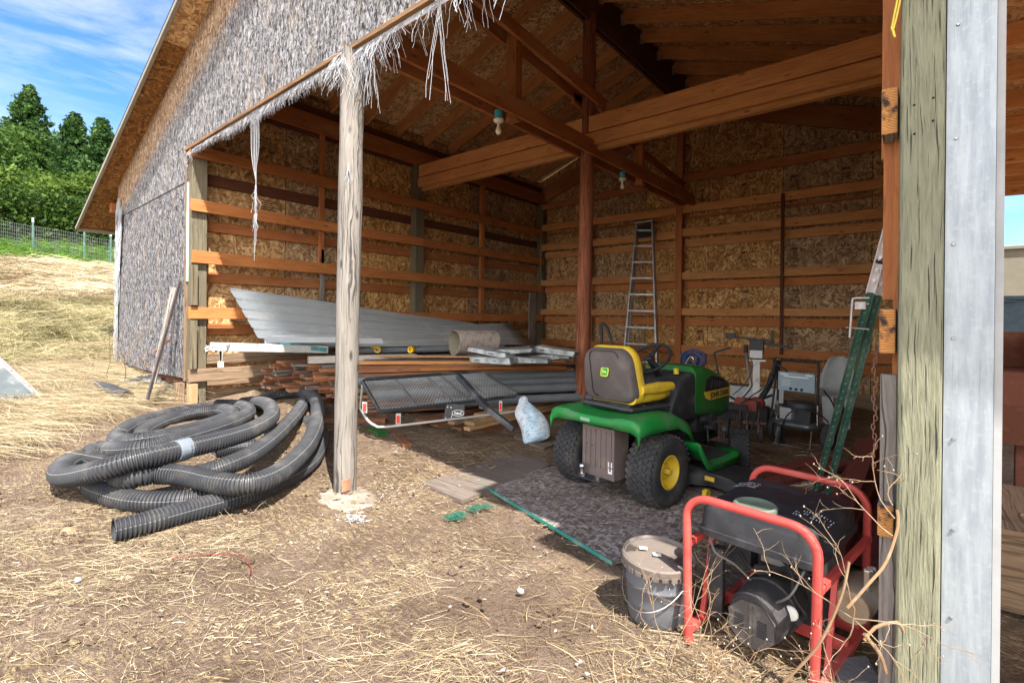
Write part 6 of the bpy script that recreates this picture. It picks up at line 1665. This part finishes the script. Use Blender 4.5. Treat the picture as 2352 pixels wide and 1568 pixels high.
def blades(name, X, Y, length, width, ang, lift, rng, mat, label, zoff=.012, bend=.5, val=None, seg=3):
    n = len(X); Z = gz(X, Y) + zoff
    dirx, diry = np.cos(ang), np.sin(ang)
    P0 = np.stack([X, Y, Z], 1)
    L = length; side = np.stack([-diry, dirx, np.zeros(n)], 1)
    tw = rng.uniform(-1.2, 1.2, n); up = np.array([0, 0, 1.])
    sv = side * np.cos(tw)[:, None] + up * np.sin(tw)[:, None]
    vs = []
    for k in range(seg + 1):
        f = k / seg
        h = L * np.sin(lift) * (f - bend * f * f * .9)
        r = L * np.cos(lift) * f + L * np.sin(lift) * bend * f * f * .5
        c = P0 + np.stack([dirx * r, diry * r, h], 1) + side * (np.sin(f * 3.1 + tw * 3) * L * .06)[:, None]
        w = (width * (1 - .6 * f) * .5)[:, None]
        vs += [c - sv * w, c + sv * w]
    v = np.stack(vs, 1).reshape(-1, 3)
    b = (np.arange(n) * (2 * (seg + 1)))[:, None]
    f = np.concatenate([b + np.array([2 * k, 2 * k + 1, 2 * k + 3, 2 * k + 2]) for k in range(seg)], 1).reshape(-1, 4)
    r = rng.random(n) if val is None else val
    uv = np.repeat(np.stack([r, r], 1), 4 * seg, 0)
    return npmesh(name, v, f, uv, [mat], (0, 0, 0), label=label, cat='straw' if 'straw' in name or 'stubble' in name else 'grass', kind='stuff')
rng = np.random.default_rng(5)
def nz(X, Y, s, o=0.): return np.array([noise.noise(Vector((a * s + o, b * s - o, o))) for a, b in zip(X, Y)])
# straw lying on the near ground, thick where the photograph shows mats of it
blobs = []   # (px, py, radius x, radius y, weight) in photo space turned into plan blobs
for px, py, rr, w in ((90, 1250, .45, 1.), (330, 1270, .32, .9), (200, 1310, .4, 1.), (60, 1400, .38, .8), (500, 1235, .3, .8), (250, 1180, .3, .5), (620, 1215, .25, .6), (880, 1390, .16, .9), (800, 1350, .14, .6), (980, 1500, .16, .8), (1050, 1545, .16, .9),
                      (760, 1530, .18, .6), (1180, 1500, .14, .6), (1350, 1500, .13, .6), (160, 1530, .2, .5), (560, 1560, .14, .4), (1480, 1540, .14, .7), (1520, 1490, .12, .7), (1250, 1420, .14, .4), (950, 1330, .18, .6), (1130, 1290, .16, .4), (400, 1350, .25, .7), (30, 950, .5, .8), (640, 1360, .2, .3)):
    q = un(px, py, Z=0); blobs.append((q.x, q.y, rr, w))
N = 320000
X = rng.uniform(-2.2, 6.62, N); Y = rng.uniform(-2.6, 1.9, N)
dens = np.full(N, .038)
for bx, by, rr, w in blobs: dens += .85 * w * np.exp(-(((X - bx) ** 2 + (Y - by) ** 2) / (rr * rr)))
dens *= .45 + 1.1 * np.clip(nz(X, Y, 2.1) + .5, 0, 1)
dist = np.hypot(X - CAMP[0], Y - CAMP[1])
dens *= np.clip(2.2 / dist, .35, 1.0)
dens[(Y > .35) & (X > .9)] *= .25
dens[(X > 3.95) & (Y > .55) & (X < 6.2)] *= .1
keep = rng.random(N) < dens * .46
X, Y = X[keep], Y[keep]; n = len(X)
flow = .55 + .9 * nz(X, Y, .8, 4.) + rng.normal(size=n) * .75
ang = flow + math.pi * rng.integers(0, 2, n)
tall = rng.random(n) < .06
blades('loose_straw', X, Y, np.where(tall, .16, 1) * 0 + rng.gamma(3.2, .026, n), np.full(n, .0017) * rng.uniform(.6, 1.3, n), ang, np.where(tall, rng.uniform(.4, 1.1, n), rng.uniform(0, .12, n)), rng, S_dry, 'pale straw scattered over the bare ground in front of the barn', .014, .5)
N = 90000; X = rng.uniform(1.2, 6.6, N); Y = rng.uniform(-2.2, 1.2, N); k = rng.random(N) < .22 + .9 * nz(X, Y, 1.7, 6.); X, Y = X[k], Y[k]; n = len(X)
blades('straw_chaff', X, Y, rng.uniform(.008, .035, n), rng.uniform(.002, .004, n), rng.uniform(0, 6.28, n), rng.uniform(0, .3, n), rng, S_dry, 'broken bits of straw mixed into the dusty dirt', .014, .3, seg=1)
# darker chaff, inside the bay and around the generator
N = 60000; X = rng.uniform(.6, 6.6, N); Y = rng.uniform(-1.6, 6.9, N); d = np.where(Y > .4, .38, .0) + np.exp(-(((X - 6.2) ** 2 + (Y + .35) ** 2) / .35)) * 1.2
d[(X > 3.95) & (Y > .5) & (Y < 2.7) & (X < 6.1)] *= .12
d[(X < 2.2) & (Y > 1)] = 0
keep = rng.random(N) < d * .55; X, Y = X[keep], Y[keep]; n = len(X)
blades('brown_straw', X, Y, rng.gamma(4, .03, n), rng.uniform(.002, .0045, n), rng.uniform(0, 6.28, n), rng.uniform(0, .35, n), rng, S_old, 'dull brown straw and chaff on the shaded floor and round the generator', .016, .5)
# thick mat of dry grass between coil, boat and boarding
N = 90000; X = rng.uniform(-5.2, 1.3, N); Y = rng.uniform(-2.1, .0, N)
edge = np.clip(1.0 - (X + .3 + .9 * (Y + 1.2)) * .9, 0, 1) * (Y < -.04 - .35 * (X > -.2))
keep = rng.random(N) < edge * .75 * (.4 + np.clip(nz(X, Y, 1.6, 2.) + .5, 0, 1)); X, Y = X[keep], Y[keep]; n = len(X)
fl = .6 + 1.6 * nz(X, Y, .9, 7.) + rng.normal(size=n) * .3
blades('matted_dry_grass', X, Y, rng.gamma(5, .07, n), rng.uniform(.0025, .005, n), fl + math.pi * (rng.random(n) < .3), rng.uniform(.1, .75, n), rng, S_dry, 'thick mat of bleached dry grass between the pipe coil and the boat', .01, .95)
# hillside
def cone(N, xa, xb, pad=1.2):
    X = rng.uniform(xa, xb, N); dx = CAMP[0] - X
    Y = CAMP[1] + dx * rng.uniform(.02, .235, N) + rng.uniform(-pad, pad, N); return X, Y
X, Y = cone(42000, -8.6, -3.7, .5); ok = ~((Y > -.05) & (X > -3.4)); X, Y = X[ok], Y[ok]; n = len(X)
blades('weedy_bank_grass', X, Y, rng.gamma(5, .05, n), rng.uniform(.006, .013, n), rng.uniform(0, 6.28, n), rng.uniform(.4, 1.4, n), rng, S_weed, 'mixed dry and greenish weeds on the bank left of the barn', 0, .6, val=np.clip(.5 + nz(X, Y, 1.1) + rng.normal(size=n) * .25, 0, 1))
X, Y = cone(9000, -6.2, -3.6, .5); k = nz(X, Y, .8, 3.) > .02; X, Y = X[k], Y[k]; n = len(X)
blades('green_weeds', X, Y, rng.gamma(5, .035, n), rng.uniform(.006, .012, n), rng.uniform(0, 6.28, n), rng.uniform(.4, 1.3, n), rng, S_green, 'patch of low green weeds at the foot of the bank', 0, .6)
X, Y = cone(46000, -18.6, -8.6); n = len(X)
blades('tall_dry_grass', X, Y, rng.gamma(6, .065, n) * np.where(X < -13, 1.5, .8), rng.uniform(.010, .022, n), rng.normal(size=n) * .6 + .8, rng.uniform(.5, 1.35, n), rng, S_dry, 'tall bleached grass across the upper field', 0, .8, val=np.clip(.62 + .8 * nz(X, Y, .5) + rng.normal(size=n) * .2, 0, 1))
X, Y = cone(60000, -26.5, -18.3); n = len(X)
blades('green_verge', X, Y, rng.gamma(6, .075, n), rng.uniform(.015, .03, n), rng.uniform(0, 6.28, n), rng.uniform(.8, 1.45, n), rng, S_green, 'bright green grass verge along the wire fence', 0, .5)
# dirt clods and scraps
mb = MB(); rr_ = random.Random(8)
def clod(c, r, mb, n=7):
    k = len(mb.v); mb.ball((0, 0, 0), r, (1, rr_.uniform(.7, 1), rr_.uniform(.5, .7)), 4)
    for i in range(k, len(mb.v)):
        v = V(mb.v[i]); v *= 1 + .35 * noise.noise(v * (2.2 / r) + V((c[0], c[1], 1))); mb.v[i] = (v.x + c[0], v.y + c[1], v.z + c[2])
for i in range(1300):
    x, y = rr_.uniform(1.5, 6.5), rr_.uniform(-2.0, .9)
    if noise.noise(V((x * 1.3, y * 1.3, 4))) < -.05: continue
    r = min(.035, abs(rr_.gauss(0, .009)) + .003); clod((x, y, ground(x, y) + r * .4 + .008), r, mb)
solo('dirt_clods', mb, M_dirt, 'small crumbled dirt clods over the bare ground', 'clods', kind='stuff')
mb = MB(); q = un(157, 1613 * .7656 + 0, Z=0); q = un(158, 1614 * .7656, Z=0); clod((q.x, q.y, .04), .055, mb); solo('brown_stone', mb, plain('brown_rock', (.30, .19, .11), .9), 'brown stone in the straw left of the pipe end', 'stone')
mb = MB(); rr_ = random.Random(12)
for px, py in ((1045, 1188), (1060, 1183), (1085, 1172), (1100, 1168), (1030, 1192), (1120, 1165), (1050, 1190)):
    q = un(px, py, Z=.02)
    for k in range(20):
        p = [q + V((rr_.uniform(-.05, .05), rr_.uniform(-.03, .03), rr_.uniform(0, .025))) for _ in range(4)]; mb.tube(cat_rom(p, .02), .0009, 3, 0, False)
solo('green_netting', mb, plain('green_twine', (.01, .11, .07), .7), 'scrap of green plastic netting on the bare dirt', 'netting')
mb = MB(); q = un(570, 1672 * .7656 + 5, Z=.02); q2 = un(400, 1670 * .7656, Z=.02); mb.tube(cat_rom([un(395, 1282, Z=.03), un(450, 1275, Z=.03), un(520, 1272, Z=.03), un(560, 1280, Z=.035), un(576, 1300, Z=.03), un(572, 1325, Z=.03)], .04), .0025, 5, 0, False)
solo('red_cord', mb, plain('red_cord', (.18, .03, .02), .7), 'thin red cord lying in the straw', 'cord')
for px, py, s_, lab in ((233, 1745, .03, 'white scrap of paper in the straw near the left edge'), (1562, 1778, .028, 'white crumpled scrap on the bare dirt in the middle'), (2065 * .0 + 1070, 1560, .10, 'patch of white fibre on the dirt before the front pole')):
    q = un(px * .7656, py * .7656, Z=.02); mb = MB()
    for k in range(60 if s_ > .05 else 12):
        p = [q + V((rr_.gauss(0, s_ * .6), rr_.gauss(0, s_ * .35), rr_.uniform(0, s_ * .25))) for _ in range(3)]
        mb.poly([p[0], p[0] + V((.012, .004, .004)), p[0] + V((.014, .012, .0))]) if s_ < .05 else mb.tube(cat_rom([p[0], p[0] + V((rr_.uniform(-.04, .04), rr_.uniform(-.03, .03), .006))], .02), .002, 3, 0, False)
    if s_ < .05: clod((q.x, q.y, q.z + .01), s_ * .7, mb)
    solo('white_scrap', mb, M_fib, lab, 'scrap')
mb = MB(); rr_ = random.Random(33)
for i in range(260):
    cx_, cy_, sp_2 = rr_.choice(((3.2, .6, .35), (2.9, 1.0, .4), (3.7, .1, .3), (4.3, .3, .5), (5.0, 2.2, .7), (3.9, 1.4, .6), (4.9, -.5, .8)))
    x, y = rr_.gauss(cx_, sp_2), rr_.gauss(cy_, sp_2 * .6)
    if x < 2.4 or x > 6.4: continue
    z = ground(x, y) + .035; l = rr_.uniform(.004, .016); a = rr_.uniform(0, 6.28); w_ = l * rr_.uniform(.3, .9)
    ca, sa = math.cos(a), math.sin(a)
    mb.poly([(x - ca * l, y - sa * l, z + rr_.uniform(-.003, .004)), (x + sa * w_, y - ca * w_, z), (x + ca * l, y + sa * l, z + rr_.uniform(-.003, .004)), (x - sa * w_, y + ca * w_, z)])
solo('paint_chips', mb, plain('pale_chip', (.28, .27, .26), .8, var=.4), 'pale chips and shreds scattered over the dirt round the front pole', 'debris', kind='stuff')
# ---- dry weeds round the generator
S_stem = plain('dry_stem', (.26, .17, .09), .8, dirt=(.42, .36, .29), dscale=20); S_husk = plain('dry_husk', (.34, .29, .24), .9, dirt=(.2, .14, .1), dscale=30)
def weed(base, dirv, L, r, rg, depth, mb, mh):
    P_ = [V(base)]; d = V(dirv).normalized(); st = L / 7
    for k in range(7):
        d = (d + V((rg.gauss(0, .16), rg.gauss(0, .16), rg.gauss(0, .12)))).normalized(); P_.append(P_[-1] + d * st)
        if depth > 0 and k > 1 and rg.random() < .75:
            nd = (d + V((rg.gauss(0, .8), rg.gauss(0, .8), rg.gauss(0, .6)))).normalized(); weed(P_[-1], nd, L * rg.uniform(.35, .6), r * .55, rg, depth - 1, mb, mh)
    mb.tube(P_, [r * (1 - .65 * i / 7) for i in range(8)], 5, 0, False)
    if depth == 0 and rg.random() < .3: mh.ball(P_[-1], .0028, (1, 1, 1.3), 3)
def weedthing(bases, lab, seed, r=.006):
    rg = random.Random(seed); mb = MB(); mh = MB()
    th = thing('dry_weed', lab, 'weed', tuple(bases[0][0]), group='dry weeds round the generator')
    for b, d, L, dp_ in bases: weed(b, d, L, r, rg, dp_, mb, mh)
    part('stems', mb, S_stem, th); 
    if mh.v: part('seed_heads', mh, S_husk, th)
mb = MB(); mb.tube(cat_rom([un(1800, 1568, Y=-.42), un(1880, 1480, Y=-.40), un(1932, 1370, Y=-.38), un(1950, 1290, Y=-.36)], .03), [.008] * 4 and .004, 6)
mb.tube(cat_rom([un(1946, 1395, Y=-.32), un(1995, 1340, Y=-.28), un(2035, 1290, Y=-.20), un(2062, 1210, Y=-.14), un(2060, 1170, Y=-.12)], .02), .0042, 6)
mb.tube(cat_rom([un(1985, 1470, Y=-.25), un(2010, 1440, Y=-.22), un(2060, 1428, Y=-.16), un(2075, 1450, Y=-.14)], .02), .0048, 6)
mb.tube(cat_rom([un(1985, 1455, Y=-.30), un(2020, 1500, Y=-.28), un(2035, 1545, Y=-.26)], .02), .0055, 6)
solo('woody_vine', mb, plain('woody_stem', (.22, .13, .065), .85, dirt=(.34, .25, .16), dscale=18), 'woody brown vine stems twisting between generator and near post', 'vine')
q1 = un(1960, 1420, Y=-.30); q2 = un(2050, 1200, Y=-.15); q3 = un(1600, 1400, Y=-.22); q4 = un(1700, 1480, Y=-.3); q5 = un(1600, 1530, Z=0)
weedthing([(un(2055, 1190, Y=-.16), (-.7, -.1, .9), .20, 2), (un(2050, 1230, Y=-.16), (-.9, 0, .6), .22, 2), (un(2050, 1160, Y=-.14), (-.2, 0, 1), .12, 1)], 'branching dry weed spraying left from the near post at tank height', 3, .0021)
weedthing([(q1, (.3, 0, .9), .22, 2), (q1, (-.6, -.2, .3), .24, 2), (q1, (.8, -.1, .2), .2, 2), (q1, (.1, 0, -.9), .2, 2), (q1, (.5, 0, -.5), .18, 2)], 'bleached branching weed between the generator frame and the near post', 5, .0021)
weedthing([(V((q3.x, q3.y, .0)), (.1, 0, 1), .36, 2), (V((q3.x - .08, q3.y - .05, 0)), (-.3, 0, 1), .34, 2), (V((q3.x + .05, q3.y, 0)), (.3, 0, 1), .26, 2), (V((q3.x - .1, q3.y, .0)), (0, .1, 1), .38, 2)], 'tangled dry weed between the bucket and the generator', 7, .0021)
weedthing([(V((6.22, -.32, 0)), (-.2, 0, 1), .30, 1), (V((6.3, -.36, 0)), (.3, 0, 1), .28, 2), (V((6.15, -.34, 0)), (.2, 0, .8), .26, 2), (V((6.4, -.3, 0)), (.1, 0, .9), .3, 2)], 'thin dry weed in front of the generator motor', 9, .0021)
weedthing([(V((6.6, -.25, -.02)), (-.1, 0, 1), .32, 2), (V((6.62, -.22, -.02)), (-.4, 0, .9), .28, 2), (V((6.5, -.35, -.02)), (.3, 0, .8), .24, 2)], 'low dry weed at the foot of the near post', 12, .0021)
weedthing([(V((-1.4, -.35, .33)), (.6, 0, .8), .8, 3), (V((-1.8, -.4, .33)), (.3, -.2, .8), .7, 2), (V((-2.2, -.5, .35)), (-.6, -.2, .6), .9, 3), (V((-1.1, -.3, .33)), (.7, 0, .4), .7, 2)], 'sprawling dry bramble at the foot of the grey boarding', 15, .006)
mb = MB(); mb.prism([un(1925, 1510, Z=.05), un(1990, 1505, Z=.05), un(2020, 1560, Z=.05), un(1920, 1568, Z=.05)], (0, 0, -.12)); solo('stone_block', mb, plain('grey_stone', (.17, .16, .16), .9, dirt=(.3, .26, .22), bump=.01), 'grey stone lying at the foot of the near post', 'stone', bev=.01)
